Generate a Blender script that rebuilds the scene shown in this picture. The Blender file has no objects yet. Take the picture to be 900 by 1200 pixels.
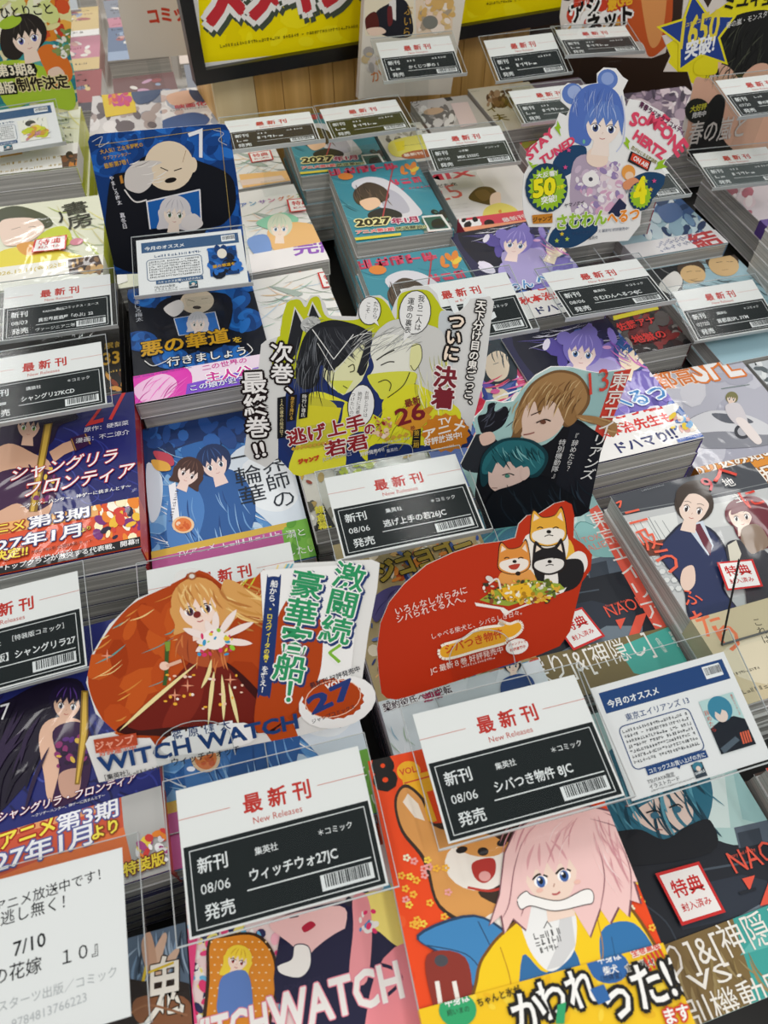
import bpy, bmesh, math, random
import numpy as np
from mathutils import Vector, Matrix
from mathutils.geometry import tessellate_polygon

SC = bpy.context.scene
COL = SC.collection
# ---------------------------------------------------------------- camera
CAMZ = 1300.0                                    # camera height above the floor, mm
M = np.array([[0.96437087, -0.26446691, -0.00678755],    # right
              [-0.21211156, -0.7576163, -0.61727321],    # down
              [0.15810598, 0.59672002, -0.78671959]])    # forward
FPX = 832.0
cam = bpy.data.cameras.new('camera')
cam.sensor_width = 36
cam.lens = FPX / 1200 * 36
cam.clip_start = 0.02
cam.dof.use_dof = True
cam.dof.focus_distance = 0.58
cam.dof.aperture_fstop = cam.lens / 2.1
camo = bpy.data.objects.new('camera', cam)
COL.objects.link(camo)
camo.matrix_world = Matrix((
    (M[0][0], -M[1][0], -M[2][0], 0), (M[0][1], -M[1][1], -M[2][1], 0),
    (M[0][2], -M[1][2], -M[2][2], CAMZ / 1000), (0, 0, 0, 1)))
SC.camera = camo
# ---------------------------------------------------------------- world and light
SC.view_settings.view_transform = 'Standard'
SC.view_settings.look = 'None'
SC.view_settings.gamma = 1
SC.view_settings.exposure = -0.2
SC.cycles.transparent_max_bounces = 40
SC.cycles.max_bounces = 8
SC.cycles.use_denoising = True
wd = bpy.data.worlds.new('shop_ambient')
SC.world = wd
wd.use_nodes = True
wd.node_tree.nodes['Background'].inputs[0].default_value = (1.0, 0.985, 0.96, 1)
wd.node_tree.nodes['Background'].inputs[1].default_value = 0.62


def area(name, loc, sx, sy, power, col=(1, .985, .96)):
    l = bpy.data.lights.new(name, 'AREA')
    l.shape = 'RECTANGLE'
    l.size, l.size_y, l.energy, l.color = sx, sy, power, col
    o = bpy.data.objects.new(name, l)
    COL.objects.link(o)
    o.location = loc
    return o


for i, (x, y) in enumerate([(-.95, -.9), (.6, -.9), (2.1, -.9), (-.95, 1.9), (.6, 1.9), (2.1, 1.9), (-.95, 4.4), (.6, 4.4), (2.1, 4.4)]):
    area('ceiling_lamp', (x, y, 3.0), .16, 1.2, 12)

CAMP = np.array([0., 0., CAMZ])


def ray(x, y):
    return M.T @ np.array([(x - 450) / FPX, (y - 600) / FPX, 1.])


def at(x, y, z):
    """pixel -> point (mm, z measured from the camera) on a horizontal plane"""
    d = ray(x, y)
    return d * (z / d[2])


# ---------------------------------------------------------------- colour and materials
def lin(h):
    h = h.lstrip('#')
    if len(h) == 3:
        h = ''.join(c * 2 for c in h)
    c = [int(h[i:i + 2], 16) / 255 for i in (0, 2, 4)]
    return [v / 12.92 if v <= .04045 else ((v + .055) / 1.055) ** 2.4 for v in c]


def mat(name, rough=.5, col=None, spec=.5, coat=0, film=0, metallic=0):
    m = bpy.data.materials.new(name)
    m.use_nodes = True
    nt = m.node_tree
    b = nt.nodes['Principled BSDF']
    b.inputs['Roughness'].default_value = rough
    b.inputs['Specular IOR Level'].default_value = spec
    b.inputs['Metallic'].default_value = metallic
    if col is None:
        a = nt.nodes.new('ShaderNodeVertexColor')
        a.layer_name = 'Col'
        nt.links.new(a.outputs[0], b.inputs['Base Color'])
    else:
        b.inputs['Base Color'].default_value = (*lin(col), 1)
    if coat:
        b.inputs['Coat Weight'].default_value = coat
        b.inputs['Coat Roughness'].default_value = .06
    if film:
        tc = nt.nodes.new('ShaderNodeTexCoord')
        n = nt.nodes.new('ShaderNodeTexNoise')
        n.inputs['Scale'].default_value = 14
        n.inputs['Detail'].default_value = 2
        n.inputs['Distortion'].default_value = 1.2
        nt.links.new(tc.outputs['Object'], n.inputs['Vector'])
        bp = nt.nodes.new('ShaderNodeBump')
        bp.inputs['Strength'].default_value = film
        bp.inputs['Distance'].default_value = .006
        nt.links.new(n.outputs['Fac'], bp.inputs['Height'])
        nt.links.new(bp.outputs[0], b.inputs['Coat Normal'])
    return m


M_PRINT = mat('printed_cover_in_film', .45, spec=.2, coat=.3, film=.4)
M_BOARD = mat('printed_board', .45, spec=.15)
M_PAPER = mat('printed_paper', .6, spec=.12)
M_CLEAREDGE = mat('acrylic_edge', .25, '#b9bfbf', spec=.6)


def acrylic():
    m = bpy.data.materials.new('clear_acrylic')
    m.use_nodes = True
    nt = m.node_tree
    nt.nodes.clear()
    o = nt.nodes.new('ShaderNodeOutputMaterial')
    t = nt.nodes.new('ShaderNodeBsdfTransparent')
    t.inputs[0].default_value = (.955, .965, .965, 1)
    g = nt.nodes.new('ShaderNodeBsdfGlossy')
    g.inputs['Roughness'].default_value = .12
    f = nt.nodes.new('ShaderNodeFresnel')
    f.inputs[0].default_value = 1.18
    x = nt.nodes.new('ShaderNodeMixShader')
    gm = nt.nodes.new('ShaderNodeNewGeometry')
    iv = nt.nodes.new('ShaderNodeMath')
    iv.operation = 'SUBTRACT'
    iv.inputs[0].default_value = 1
    nt.links.new(gm.outputs['Backfacing'], iv.inputs[1])
    ml = nt.nodes.new('ShaderNodeMath')
    ml.operation = 'MULTIPLY'
    nt.links.new(f.outputs[0], ml.inputs[0])
    nt.links.new(iv.outputs[0], ml.inputs[1])
    nt.links.new(ml.outputs[0], x.inputs[0])
    nt.links.new(t.outputs[0], x.inputs[1])
    nt.links.new(g.outputs[0], x.inputs[2])
    nt.links.new(x.outputs[0], o.inputs[0])
    return m


M_ACR = acrylic()


def pages_mat():
    m = mat('page_block_paper', .7, '#999', spec=.3, coat=.35, film=.6)
    nt = m.node_tree
    b = nt.nodes['Principled BSDF']
    tc = nt.nodes.new('ShaderNodeTexCoord')
    mp = nt.nodes.new('ShaderNodeMapping')
    mp.inputs['Scale'].default_value = (6, 6, 900)
    n = nt.nodes.new('ShaderNodeTexNoise')
    n.inputs['Scale'].default_value = 1
    n.inputs['Detail'].default_value = 4
    r = nt.nodes.new('ShaderNodeValToRGB')
    r.color_ramp.elements[0].position = .3
    r.color_ramp.elements[0].color = (*lin('#8b8a86'), 1)
    r.color_ramp.elements[1].position = .7
    r.color_ramp.elements[1].color = (*lin('#dedcd6'), 1)
    nt.links.new(tc.outputs['Object'], mp.inputs[0])
    nt.links.new(mp.outputs[0], n.inputs['Vector'])
    nt.links.new(n.outputs['Fac'], r.inputs[0])
    nt.links.new(r.outputs[0], b.inputs['Base Color'])
    return m


M_PAGES = pages_mat()

# ---------------------------------------------------------------- text
_T = {}


def glyphs(s, bold):
    """flat mesh of a string at size 1: points (n,2), triangles (m,3)"""
    k = (s, bold)
    if k not in _T:
        c = bpy.data.curves.new('t', 'FONT')
        c.body = s
        c.offset = bold
        c.resolution_u = 2
        c.fill_mode = 'FRONT'
        o = bpy.data.objects.new('t', c)
        me = o.to_mesh()
        me.calc_loop_triangles()
        v = np.empty(len(me.vertices) * 3)
        me.vertices.foreach_get('co', v)
        t = np.empty(len(me.loop_triangles) * 3, dtype=np.int64)
        me.loop_triangles.foreach_get('vertices', t)
        o.to_mesh_clear()
        bpy.data.objects.remove(o)
        bpy.data.curves.remove(c)
        _T[k] = (v.reshape(-1, 3)[:, :2].copy(), t.reshape(-1, 3))
    return _T[k]


def catmull(p, closed=True, n=6):
    p = np.asarray(p, float)
    N = len(p)
    o = []
    for i in range(N if closed else N - 1):
        if closed:
            a, b, c, d = p[i - 1], p[i], p[(i + 1) % N], p[(i + 2) % N]
        else:
            a, b, c, d = p[max(i - 1, 0)], p[i], p[i + 1], p[min(i + 2, N - 1)]
        for k in range(n):
            t = k / n
            o.append(.5 * ((2 * b) + (c - a) * t + (2 * a - 5 * b + 4 * c - d) * t * t + (3 * b - a - 3 * c + d) * t ** 3))
    if not closed:
        o.append(p[-1])
    return np.array(o)


def pts(s):
    return [tuple(float(v) for v in q.split(',')) for q in s.split()] if isinstance(s, str) else s


def tess(p):
    return np.array([[p[i] for i in t] for t in tessellate_polygon([[Vector((a, b, 0)) for a, b in p]])])


def clip_convex(tris, poly):
    """clip triangles (n,3,2) by a convex ccw polygon"""
    P = np.asarray(poly, float)
    x0, y0 = P.min(0)
    x1, y1 = P.max(0)
    out = []
    E = [(P[i], P[(i + 1) % len(P)]) for i in range(len(P))]
    d = np.stack([(b[0] - a[0]) * (tris[:, :, 1] - a[1]) - (b[1] - a[1]) * (tris[:, :, 0] - a[0]) for a, b in E], 2)
    allin = (d >= -1e-9).all((1, 2))
    anyout = (d < 0).all(1).any(1)
    out = list(tris[allin])
    for t in tris[~allin & ~anyout]:
        q = [tuple(v) for v in t]
        if (t[1][0] - t[0][0]) * (t[2][1] - t[0][1]) - (t[1][1] - t[0][1]) * (t[2][0] - t[0][0]) < 0:
            q = q[::-1]
        for a, b in E:
            r = []
            for i in range(len(q)):
                u, v = q[i - 1], q[i]
                du = (b[0] - a[0]) * (u[1] - a[1]) - (b[1] - a[1]) * (u[0] - a[0])
                dv = (b[0] - a[0]) * (v[1] - a[1]) - (b[1] - a[1]) * (v[0] - a[0])
                if (du >= 0) != (dv >= 0):
                    f = du / (du - dv)
                    r.append((u[0] + f * (v[0] - u[0]), u[1] + f * (v[1] - u[1])))
                if dv >= 0:
                    r.append(v)
            q = r
            if len(q) < 3:
                break
        for i in range(1, len(q) - 1):
            out.append(np.array([q[0], q[i], q[i + 1]]))
    return np.array(out).reshape(-1, 3, 2)


class Plane:
    """a printed surface: origin O (mm, camera at 0), unit vectors U (right), W (up)"""

    def __init__(s, O, yaw=0, tilt=0):
        s.O = np.asarray(O, float)
        a, t = math.radians(yaw), math.radians(tilt)
        s.U = np.array([math.cos(a), math.sin(a), 0])
        s.W = np.array([-math.sin(a) * math.cos(t), math.cos(a) * math.cos(t), math.sin(t)])
        s.N = np.cross(s.U, s.W)
        s.yaw, s.tilt = yaw, tilt

    def px(s, x, y):
        d = ray(x, y)
        p = d * (s.O @ s.N) / (d @ s.N) - s.O
        return p @ s.U, p @ s.W


class Art:
    DZ = .012

    def __init__(s, plane=None, clip=None, outline=None):
        s.pl, s.clip, s.items, s.rnd = plane, clip, [], random.Random(7)
        s.otris = None if outline is None else tess(outline)
        s.local = plane is None
        s.xf = None

    def map(s, x, y):
        if s.xf:
            x, y = s.xf(x, y)
        return (x, y) if s.local else s.pl.px(x, y)

    def add(s, col, tris, clip=False):
        tris = np.asarray(tris, float).reshape(-1, 3, 2)
        if not len(tris):
            return
        if s.clip is not None:
            tris = clip_convex(tris, s.clip)
        elif s.otris is not None and clip:
            r = []
            for o in s.otris:
                if (o[1][0] - o[0][0]) * (o[2][1] - o[0][1]) - (o[1][1] - o[0][1]) * (o[2][0] - o[0][0]) < 0:
                    o = o[::-1]
                r.append(clip_convex(tris, o))
            tris = np.concatenate(r)
        if len(tris):
            s.items.append((lin(col) if isinstance(col, str) else col, tris))

    def poly(s, col, p, sm=False, clip=False):
        p = pts(p)
        if sm:
            p = catmull(p, True, 5)
        s.add(col, tess([s.map(*q) for q in p]), clip)

    def ell(s, col, cx, cy, rx, ry=None, rot=0, n=20, clip=False):
        ry = rx if ry is None else ry
        c, q = math.cos(math.radians(rot)), math.sin(math.radians(rot))
        p = []
        for i in range(n):
            a = 2 * math.pi * i / n
            u, v = rx * math.cos(a), ry * math.sin(a)
            p.append(s.map(cx + c * u - q * v, cy + q * u + c * v))
        s.add(col, [[p[0], p[i], p[i + 1]] for i in range(1, n - 1)], clip)

    def star(s, col, cx, cy, r, r2, n, rot=0, sq=1):
        p = []
        for i in range(2 * n):
            a = math.pi * i / n + math.radians(rot)
            R = r if i % 2 == 0 else r2
            p.append((cx + R * math.sin(a), cy - R * math.cos(a) * sq))
        s.poly(col, p)

    def line(s, col, w, p, sm=False, taper=False, clip=False, closed=False):
        """stroke of width w mm"""
        p = pts(p)
        if sm:
            p = catmull(p, closed, 5)
        elif closed:
            p = list(p) + [p[0]]
        q = np.array([s.map(*a) for a in p])
        t = []
        n = len(q)
        for i in range(n - 1):
            a, b = q[i], q[i + 1]
            d = b - a
            L = np.hypot(*d)
            if L < 1e-6:
                continue
            nn = np.array([-d[1], d[0]]) / L
            wa = wb = w / 2
            if taper:
                wa = w / 2 * math.sin(math.pi * (i + .08) / (n - .84))
                wb = w / 2 * math.sin(math.pi * (i + 1.08) / (n - .84))
            e = d / L * (0 if sm else min(w * .2, L * .2))
            A, B = a - e, b + e
            t += [[A - nn * wa, B - nn * wb, B + nn * wb], [A - nn * wa, B + nn * wb, A + nn * wa]]
        s.add(col, t, clip)

    def _ring(s, P, T, r, n, col):
        """copies shifted around a circle, each a hair above the last, thicken the strokes"""
        for k in range(n):
            an = 2 * math.pi * (k + .5) / n
            s.add(col, (P + np.array([math.cos(an), math.sin(an)]) * r)[T])

    def _put(s, P, T, col, out, em, eb=0):
        if out:
            s._ring(P, T, (out[1] + max(eb, 0)) * em, 8, out[0])
        if eb > 0:
            s._ring(P, T, eb * em, 4 if eb < .03 else 6, col)
        s.add(col, P[T])

    def text(s, t, col, x0, y0, x1, y1, hs=1., b=0., out=None, skew=0., h=None):
        """a line of text, baseline from pixel 0 to pixel 1"""
        v, T = glyphs(t, min(b, .012))
        if not len(T):
            return
        a, c = np.array(s.map(x0, y0)), np.array(s.map(x1, y1))
        d = c - a
        L = np.hypot(*d)
        mn, mx = v[:, 0].min(), v[:, 0].max()
        sx = L / (mx - mn)
        sy = sx * hs if h is None else h / (v[:, 1].max() - min(0, v[:, 1].min()))
        e = d / L
        n = np.array([-e[1], e[0]])
        n2 = n + e * skew
        P = a + np.outer((v[:, 0] - mn) * sx, e) + np.outer(v[:, 1] * sy, n2)
        s._put(P, T, col, out, min(sx, sy), b - .012)

    def vtext(s, t, col, x0, y0, x1, y1, ws=1., b=0., out=None, fill=1.):
        """vertical text, centre line from top pixel to bottom pixel"""
        a, c = np.array(s.map(x0, y0)), np.array(s.map(x1, y1))
        d = (c - a) / len(t)
        L = np.hypot(*d)
        e = d / L                       # down
        r = np.array([-e[1], e[0]])     # right
        PP, TT, k = [], [], 0
        em = L * 1.02 * fill
        for i, ch in enumerate(t):
            if ch == ' ':
                continue
            v, T = glyphs(ch, min(b, .012))
            if not len(T):
                continue
            w = v - np.array([(v[:, 0].min() + v[:, 0].max()) / 2, .33])
            if ch in '、。':
                w = w + np.array([.3, .45])
            if ch in 'ー～…-':
                w = np.stack([w[:, 1], -w[:, 0]], 1)
            if ch in 'っょゃゅィァォェッャュョ':
                w = w + np.array([.06, 0])
            o = a + d * (i + .5)
            PP.append(o + np.outer(w[:, 0] * em * ws, r) - np.outer(w[:, 1] * em, e))
            TT.append(T + k)
            k += len(v)
        if PP:
            s._put(np.concatenate(PP), np.concatenate(TT), col, out, em * min(1, ws), b - .012)

    def greek(s, col, x0, y0, x1, y1, h, n=None, dens=.8):
        """a row of tiny unreadable print"""
        a, c = np.array(s.map(x0, y0)), np.array(s.map(x1, y1))
        d = c - a
        L = np.hypot(*d)
        e = d / L
        u = np.array([-e[1], e[0]])
        n = n or max(2, int(L / (h * .95)))
        st = L / n
        t = []

        def q(px, py, w, hh):
            o = a + e * px + u * py
            A, B, C, D = o, o + e * w, o + e * w + u * hh, o + u * hh
            t.extend([[A, B, C], [A, C, D]])
        for i in range(n):
            if s.rnd.random() > dens + .15:
                continue
            for k in range(s.rnd.choice((2, 3))):
                if s.rnd.random() < .5:
                    q(i * st + st * .05, s.rnd.random() * h * .8, st * .75, h * .16)
                else:
                    q(i * st + s.rnd.random() * st * .6, h * .02, st * .16, h * .92)
        s.add(col, t)

    def splat(s, cols, region, n, r0, r1, seed=1, clip=False, asp=2.5):
        """busy printed colour patches inside a pixel rectangle"""
        R = random.Random(seed)
        x0, y0, x1, y1 = region
        for i in range(n):
            r = R.uniform(r0, r1)
            s.ell(R.choice(cols), R.uniform(x0, x1), R.uniform(y0, y1), r, r / R.uniform(1, asp), R.uniform(0, 180), 9, clip)

    def strokes(s, cols, region, n, l0, l1, w, ang, da, seed=1, clip=False):
        R = random.Random(seed)
        x0, y0, x1, y1 = region
        for i in range(n):
            a = math.radians(ang + R.uniform(-da, da) * .5)
            l = R.uniform(l0, l1)
            x, y = R.uniform(x0, x1), R.uniform(y0, y1)
            b = R.uniform(.02, .12) * l
            p = [(x, y), (x + math.cos(a) * l / 2 - math.sin(a) * b, y + math.sin(a) * l / 2 + math.cos(a) * b), (x + math.cos(a) * l, y + math.sin(a) * l)]
            s.line(R.choice(cols), w * R.uniform(.5, 1.2), p, True, True, clip)

    def face(s, cx, cy, r, rot=0, skin='#f3d8c8', hair='#333', hl=None, eye='#345', tilt=1., long=0, bangs=1, mouth='#b55', back=True, ew=.2):
        """a plain drawn head: r = half the face height in pixels"""
        c, q = math.cos(math.radians(rot)), math.sin(math.radians(rot))
        old = s.xf
        s.xf = lambda u, v: (cx + r * (c * u * tilt - q * v), cy + r * (q * u * tilt + c * v))
        if back:
            s.ell(hair, 0, -.28, 1.22, 1.15, 0, 24)
            if long:
                s.poly(hair, [(-1.15, -.3), (-1.2, .6), (-1.3, .8 + long), (-.5, .7 + long), (.5, .7 + long), (1.3, .8 + long), (1.2, .6), (1.15, -.3)], True)
        s.poly(skin, [(-.4, .7), (.35, .7), (.45, 1.5), (-.5, 1.5)])
        s.poly(skin, [(-.86, -.5), (-.86, .1), (-.66, .58), (-.2, .96), (.08, 1.0), (.5, .72), (.82, .15), (.86, -.5), (0, -.9)], True)
        for k in (-1, 1):
            s.ell('#fff', .4 * k, .12, ew * 1.15, .2, 0, 12)
            s.ell(eye, .4 * k, .13, ew * .75, .2, 0, 12)
            s.ell('#10141c', .4 * k, .1, ew * .4, .12, 0, 10)
            s.ell('#fff', .4 * k - .05, .03, .05, .05, 0, 8)
            s.line('#1a1a1a', .05 * r * .55, [(.4 * k - ew * 1.3, .0), (.4 * k, -.13), (.4 * k + ew * 1.3, .02)], True)
            s.line(hair, .04 * r * .5, [(.4 * k - .22, -.28), (.4 * k, -.34), (.4 * k + .22, -.28)], True)
        s.line(mouth, .05 * r * .5, [(-.14, .62), (0, .66), (.14, .61)], True)
        s.line('#b98a78', .03 * r * .5, [(.02, .3), (-.03, .4)])
        if bangs:
            s.poly(hair, [(-1.0, .35), (-.98, -.4), (-.6, -1.1), (0, -1.3), (.65, -1.1), (1.0, -.4), (1.0, .4), (.82, -.05), (.7, -.4), (.5, .0), (.38, -.42), (.12, -.02), (-.05, -.45), (-.3, -.02), (-.45, -.4), (-.68, .02), (-.8, -.2)])
            if hl:
                for k in (-.6, -.25, .15, .5):
                    s.line(hl, .09 * r * .5, [(k * .5, -1.15), (k * 1.0, -.75), (k * 1.25, -.35)], True, True)
        s.xf = old

    def arrays(s):
        V, C, k = [], [], 0
        dz = min(s.DZ, 1.3 / max(1, len(s.items)))
        for i, (c, t) in enumerate(s.items):
            n = len(t) * 3
            d = t
            sg = (d[:, 1, 0] - d[:, 0, 0]) * (d[:, 2, 1] - d[:, 0, 1]) - (d[:, 1, 1] - d[:, 0, 1]) * (d[:, 2, 0] - d[:, 0, 0])
            d = np.where((sg < 0)[:, None, None], d[:, ::-1], d)
            V.append(np.column_stack([d.reshape(-1, 2), np.full(n, .02 + (i + 1) * dz)]))
            C.append(np.tile(np.array([*c, 1.]), (n, 1)))
        if not V:
            return np.zeros((0, 3)), np.zeros((0, 4))
        return np.concatenate(V), np.concatenate(C)


# ---------------------------------------------------------------- mesh assembly (all in mm)
class Geo:
    """collects coloured polygons and art triangles into one mesh"""

    def __init__(s):
        s.v, s.f, s.c = [], [], []

    def face(s, p, col):
        k = len(s.v)
        s.v += [tuple(q) for q in p]
        s.f.append(tuple(range(k, k + len(p))))
        s.c.append([*lin(col), 1.])

    def box(s, x0, x1, y0, y1, z0, z1, col='#fff', cols=None, T=None):
        P = [(x, y, z) for z in (z0, z1) for y in (y0, y1) for x in (x0, x1)]
        if T:
            P = [T(p) for p in P]
        F = dict(bottom=(0, 2, 3, 1), top=(4, 5, 7, 6), front=(0, 1, 5, 4), back=(3, 2, 6, 7), left=(2, 0, 4, 6), right=(1, 3, 7, 5))
        for k, f in F.items():
            s.face([P[i] for i in f], (cols or {}).get(k, col))
        return s

    def slab(s, outline, z0, z1, top, side, T):
        """extruded flat outline (ccw)"""
        n = len(outline)
        for t in tess(outline):
            a = (t[1][0] - t[0][0]) * (t[2][1] - t[0][1]) - (t[1][1] - t[0][1]) * (t[2][0] - t[0][0])
            t = t if a > 0 else t[::-1]
            s.face([T((x, y, z1)) for x, y in t], top)
            s.face([T((x, y, z0)) for x, y in t[::-1]], side)
        for i in range(n):
            a, b = outline[i], outline[(i + 1) % n]
            s.face([T((a[0], a[1], z0)), T((b[0], b[1], z0)), T((b[0], b[1], z1)), T((a[0], a[1], z1))], side)

    def art(s, A, T):
        V, C = A.arrays()
        k = len(s.v)
        s.v += [T(p) for p in V]
        for i in range(0, len(V), 3):
            s.f.append((k + i, k + i + 1, k + i + 2))
            s.c.append(list(C[i]))

    def build(s, name, m, parent=None, **kw):
        me = bpy.data.meshes.new(name)
        me.from_pydata([(x / 1000, y / 1000, z / 1000) for x, y, z in s.v], [], s.f)
        a = me.color_attributes.new('Col', 'FLOAT_COLOR', 'CORNER')
        cnt = [len(f) for f in s.f]
        a.data.foreach_set('color', np.repeat(np.array(s.c, dtype=np.float32), cnt, axis=0).ravel())
        me.materials.append(m)
        o = bpy.data.objects.new(name, me)
        COL.objects.link(o)
        o.parent = parent
        for k, v in kw.items():
            o[k] = v
        return o


def root(name, x, y, z, yaw, label, cat, group=None):
    """an Empty at a thing's base; x, y, z in mm with the camera at 0"""
    o = bpy.data.objects.new(name, None)
    o.empty_display_size = .02
    COL.objects.link(o)
    o.location = (x / 1000, y / 1000, (z + CAMZ) / 1000)
    o.rotation_euler = (0, 0, math.radians(yaw))
    o['label'], o['category'] = label, cat
    if group:
        o['group'] = group
    return o


def copy_tree(o, parent=None):
    c = o.copy()
    COL.objects.link(c)
    c.parent = parent
    for ch in list(o.children):
        copy_tree(ch, c)
    return c


def ident(p):
    return p

# ---------------------------------------------------------------- builders
TABLE = -547.0


def quadmap(a, q):
    """draw in 0..1 (v down) inside a local quad TL TR BR BL"""
    q = np.array(q)

    def f(u, v):
        p = (1 - u) * (1 - v) * q[0] + u * (1 - v) * q[1] + u * v * q[2] + (1 - u) * v * q[3]
        return p[0], p[1]
    a.xf = f


def sticker_art(a):
    a.poly('#cf2a2a', [(0, 0), (1, 0), (1, 1), (0, 1)])
    a.poly('#f3f1ee', [(.06, .06), (.94, .06), (.94, .94), (.06, .94)])
    a.text('特典', '#cc2626', .16, .5, .84, .5, b=.02)
    a.text('封入済み', '#cc2626', .17, .78, .83, .78, b=.012)


def book(cx, cy, zt, w, h, t, yaw, label, cat='comic book', group=None, art=None, cover='#ddd', spine='#ccc', back='#ddd',
         band=None, sticker=None, name='comic_book', base='#fff'):
    """one shrink-wrapped paperback, spine on its right: cover, page_block, belly_band, bonus_sticker"""
    r = root(name, cx, cy, zt - t, yaw, label, cat, group)
    pl = Plane((cx, cy, zt), yaw)
    X, Y = w / 2, h / 2
    g = Geo()
    g.box(-X, X, -Y, Y, t - .6, t, cover, dict(left=base, front=base))
    g.box(-X, X, -Y, Y, 0, .6, back, dict(left=base, front=base))
    g.box(X - .8, X, -Y, Y, .6, t - .6, spine)
    clip = [(-X, -Y), (X, -Y), (X, Y), (-X, Y)]
    if art:
        A = Art(pl, clip)
        art(A)
        g.art(A, lambda p: (p[0], p[1], t + p[2]))
    g.build('cover', M_PRINT, r)
    Geo().box(-X + .7, X - .8, -Y + .8, Y - .8, .6, t - .6, '#aaa').build('page_block', M_PAGES, r)
    lift = t + (1.45 if art else .15)
    if band:
        y1 = pl.px(*band[0])[1]
        b = Geo()
        b.box(-X - .25, X + .3, -Y + .3, y1, lift, lift + .3, band[1])
        b.box(X + .02, X + .3, -Y + .3, y1, .2, lift, band[1])
        b.box(-X - .25, -X - .02, -Y + .3, y1, .2, lift, band[1])
        lift += .3
        if band[2]:
            A = Art(pl, [(-X - .25, -Y + .3), (X + .3, -Y + .3), (X + .3, y1), (-X - .25, y1)])
            band[2](A)
            b.art(A, lambda p: (p[0], p[1], lift + p[2]))
        b.build('belly_band', M_PRINT, r)
        lift += 1.4 if band[2] else .1
    if sticker:
        q = [pl.px(*p) for p in pts(sticker)]
        A = Art(None, clip)
        A.xf = None
        quadmap(A, q)
        sticker_art(A)
        s = Geo()
        s.art(A, lambda p: (p[0], p[1], lift + .15 + p[2]))
        s.build('bonus_sticker', M_PRINT, r, label='white and red bonus sticker')
    return r


ORD = ['second', 'third', 'fourth', 'fifth', 'sixth', 'seventh', 'eighth']
RND = random.Random(5)


def under(cx, cy, zt, w, h, t, yaw, n, desc, cover='#ddd', spine='#ccc', jit=1.5, band=None, edge='#ececec'):
    """the copies lying below the top one, each a book of its own"""
    for i in range(n):
        z = zt - t * (i + 1) - .2 * (i + 1)
        if z - t < TABLE:
            break
        x, y, a = cx + RND.uniform(-jit, jit), cy + RND.uniform(-jit, jit), yaw + RND.uniform(-.5, .5)
        r = root('comic_book', x, y, z - t, a, f'{desc}, {ORD[i]} from the top of its stack', 'comic book', 'lower copies of the ' + desc)
        X, Y = w / 2, h / 2
        g = Geo()
        g.box(-X, X, -Y, Y, t - .7, t, cover, dict(left=edge, front=edge))
        g.box(-X, X, -Y, Y, 0, .7, cover, dict(left=edge, front=edge))
        g.box(X - .8, X, -Y, Y, .7, t - .7, spine)
        g.build('cover', M_PRINT, r)
        Geo().box(-X + .7, X - .8, -Y + .8, Y - .8, .7, t - .7, '#aaa').build('page_block', M_PAGES, r)
        if band:
            Geo().box(X + .02, X + .3, -Y + .3, -Y + band[0], .2, t - .1, band[1]).box(-X - .3, -X - .02, -Y + .3, -Y + band[0], .2, t - .1, band[1]).build('belly_band', M_PRINT, r)
    else:
        z = zt - t * (n + 1) - .2 * (n + 1)
    zb = zt - (t + .2) * (n + 1)
    if zb > TABLE + 3:
        o = Geo().box(-w / 2 + 4, w / 2 - 4, -h / 2 + 4, h / 2 - 4, 0, zb - TABLE - .4, '#26241f').build('display_riser', M_PAPER)
        o.location = (cx / 1000, cy / 1000, (TABLE + .2 + CAMZ) / 1000)
        o.rotation_euler = (0, 0, math.radians(yaw))
        o['label'], o['category'], o['kind'] = 'dark block under ' + desc, 'riser', 'structure'


def tiltT(t, dz):
    c, s = math.cos(math.radians(t)), math.sin(math.radians(t))
    return lambda p: (p[0], p[1] * c - p[2] * s, dz + p[1] * s + p[2] * c)


def holder(cx, cy, z, yaw, tilt, w, h, label, basez, art, cat='price card', name='price_card_stand', ml=6, mr=5, mt=6, mb=1.5, paper='#eeeeec', px=False, foot=True):
    """a printed card in a clear acrylic stand: printed_card, clear_panel, panel_edge, support_leg, foot_plate"""
    r = root(name, cx, cy, basez, yaw, label, cat, cat + 's in clear stands')
    T = tiltT(tilt, z - basez)
    X, Y = w / 2, h / 2
    g = Geo()
    g.box(-X, X, -Y, Y, -.3, 0, paper, T=T)
    A = Art(Plane((cx, cy, z), yaw, tilt) if px else None, [(-X, -Y), (X, -Y), (X, Y), (-X, Y)])
    art(A, w, h)
    g.art(A, T)
    g.build('printed_card', M_PAPER, r)
    x0, x1, y0, y1 = -X - ml, X + mr, -Y - mb, Y + mt
    p = Geo()
    p.box(x0, x1, y0, y1, -2, -.4, T=T)
    p.box(x0, x1, y0, y1, 1.6, 2.4, T=T)
    cp = p.build('clear_panel', M_ACR, r)
    e = Geo()
    e.box(x0, x1, y0 - .7, y0, -2, 2.4, T=T)
    for a in (x0, x1 - .35):
        e.box(a, a + .35, y0, y1, 1.5, 2.45, T=T)
    e.box(x0, x1, y1 - .35, y1, 1.5, 2.45, T=T)
    e.build('panel_edge', M_CLEAREDGE, cp, label='pale edge of the acrylic')
    if foot:
        zc = T((0, Y * .2, -2))
        Geo().box(-16, 16, zc[1] - 1, zc[1] + 1, 1.5, zc[2] - .2).build('support_leg', M_ACR, r)
        Geo().box(-20, 20, zc[1] - 22, zc[1] + 14, 0, 1.5).build('foot_plate', M_ACR, r)
    return r


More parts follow.
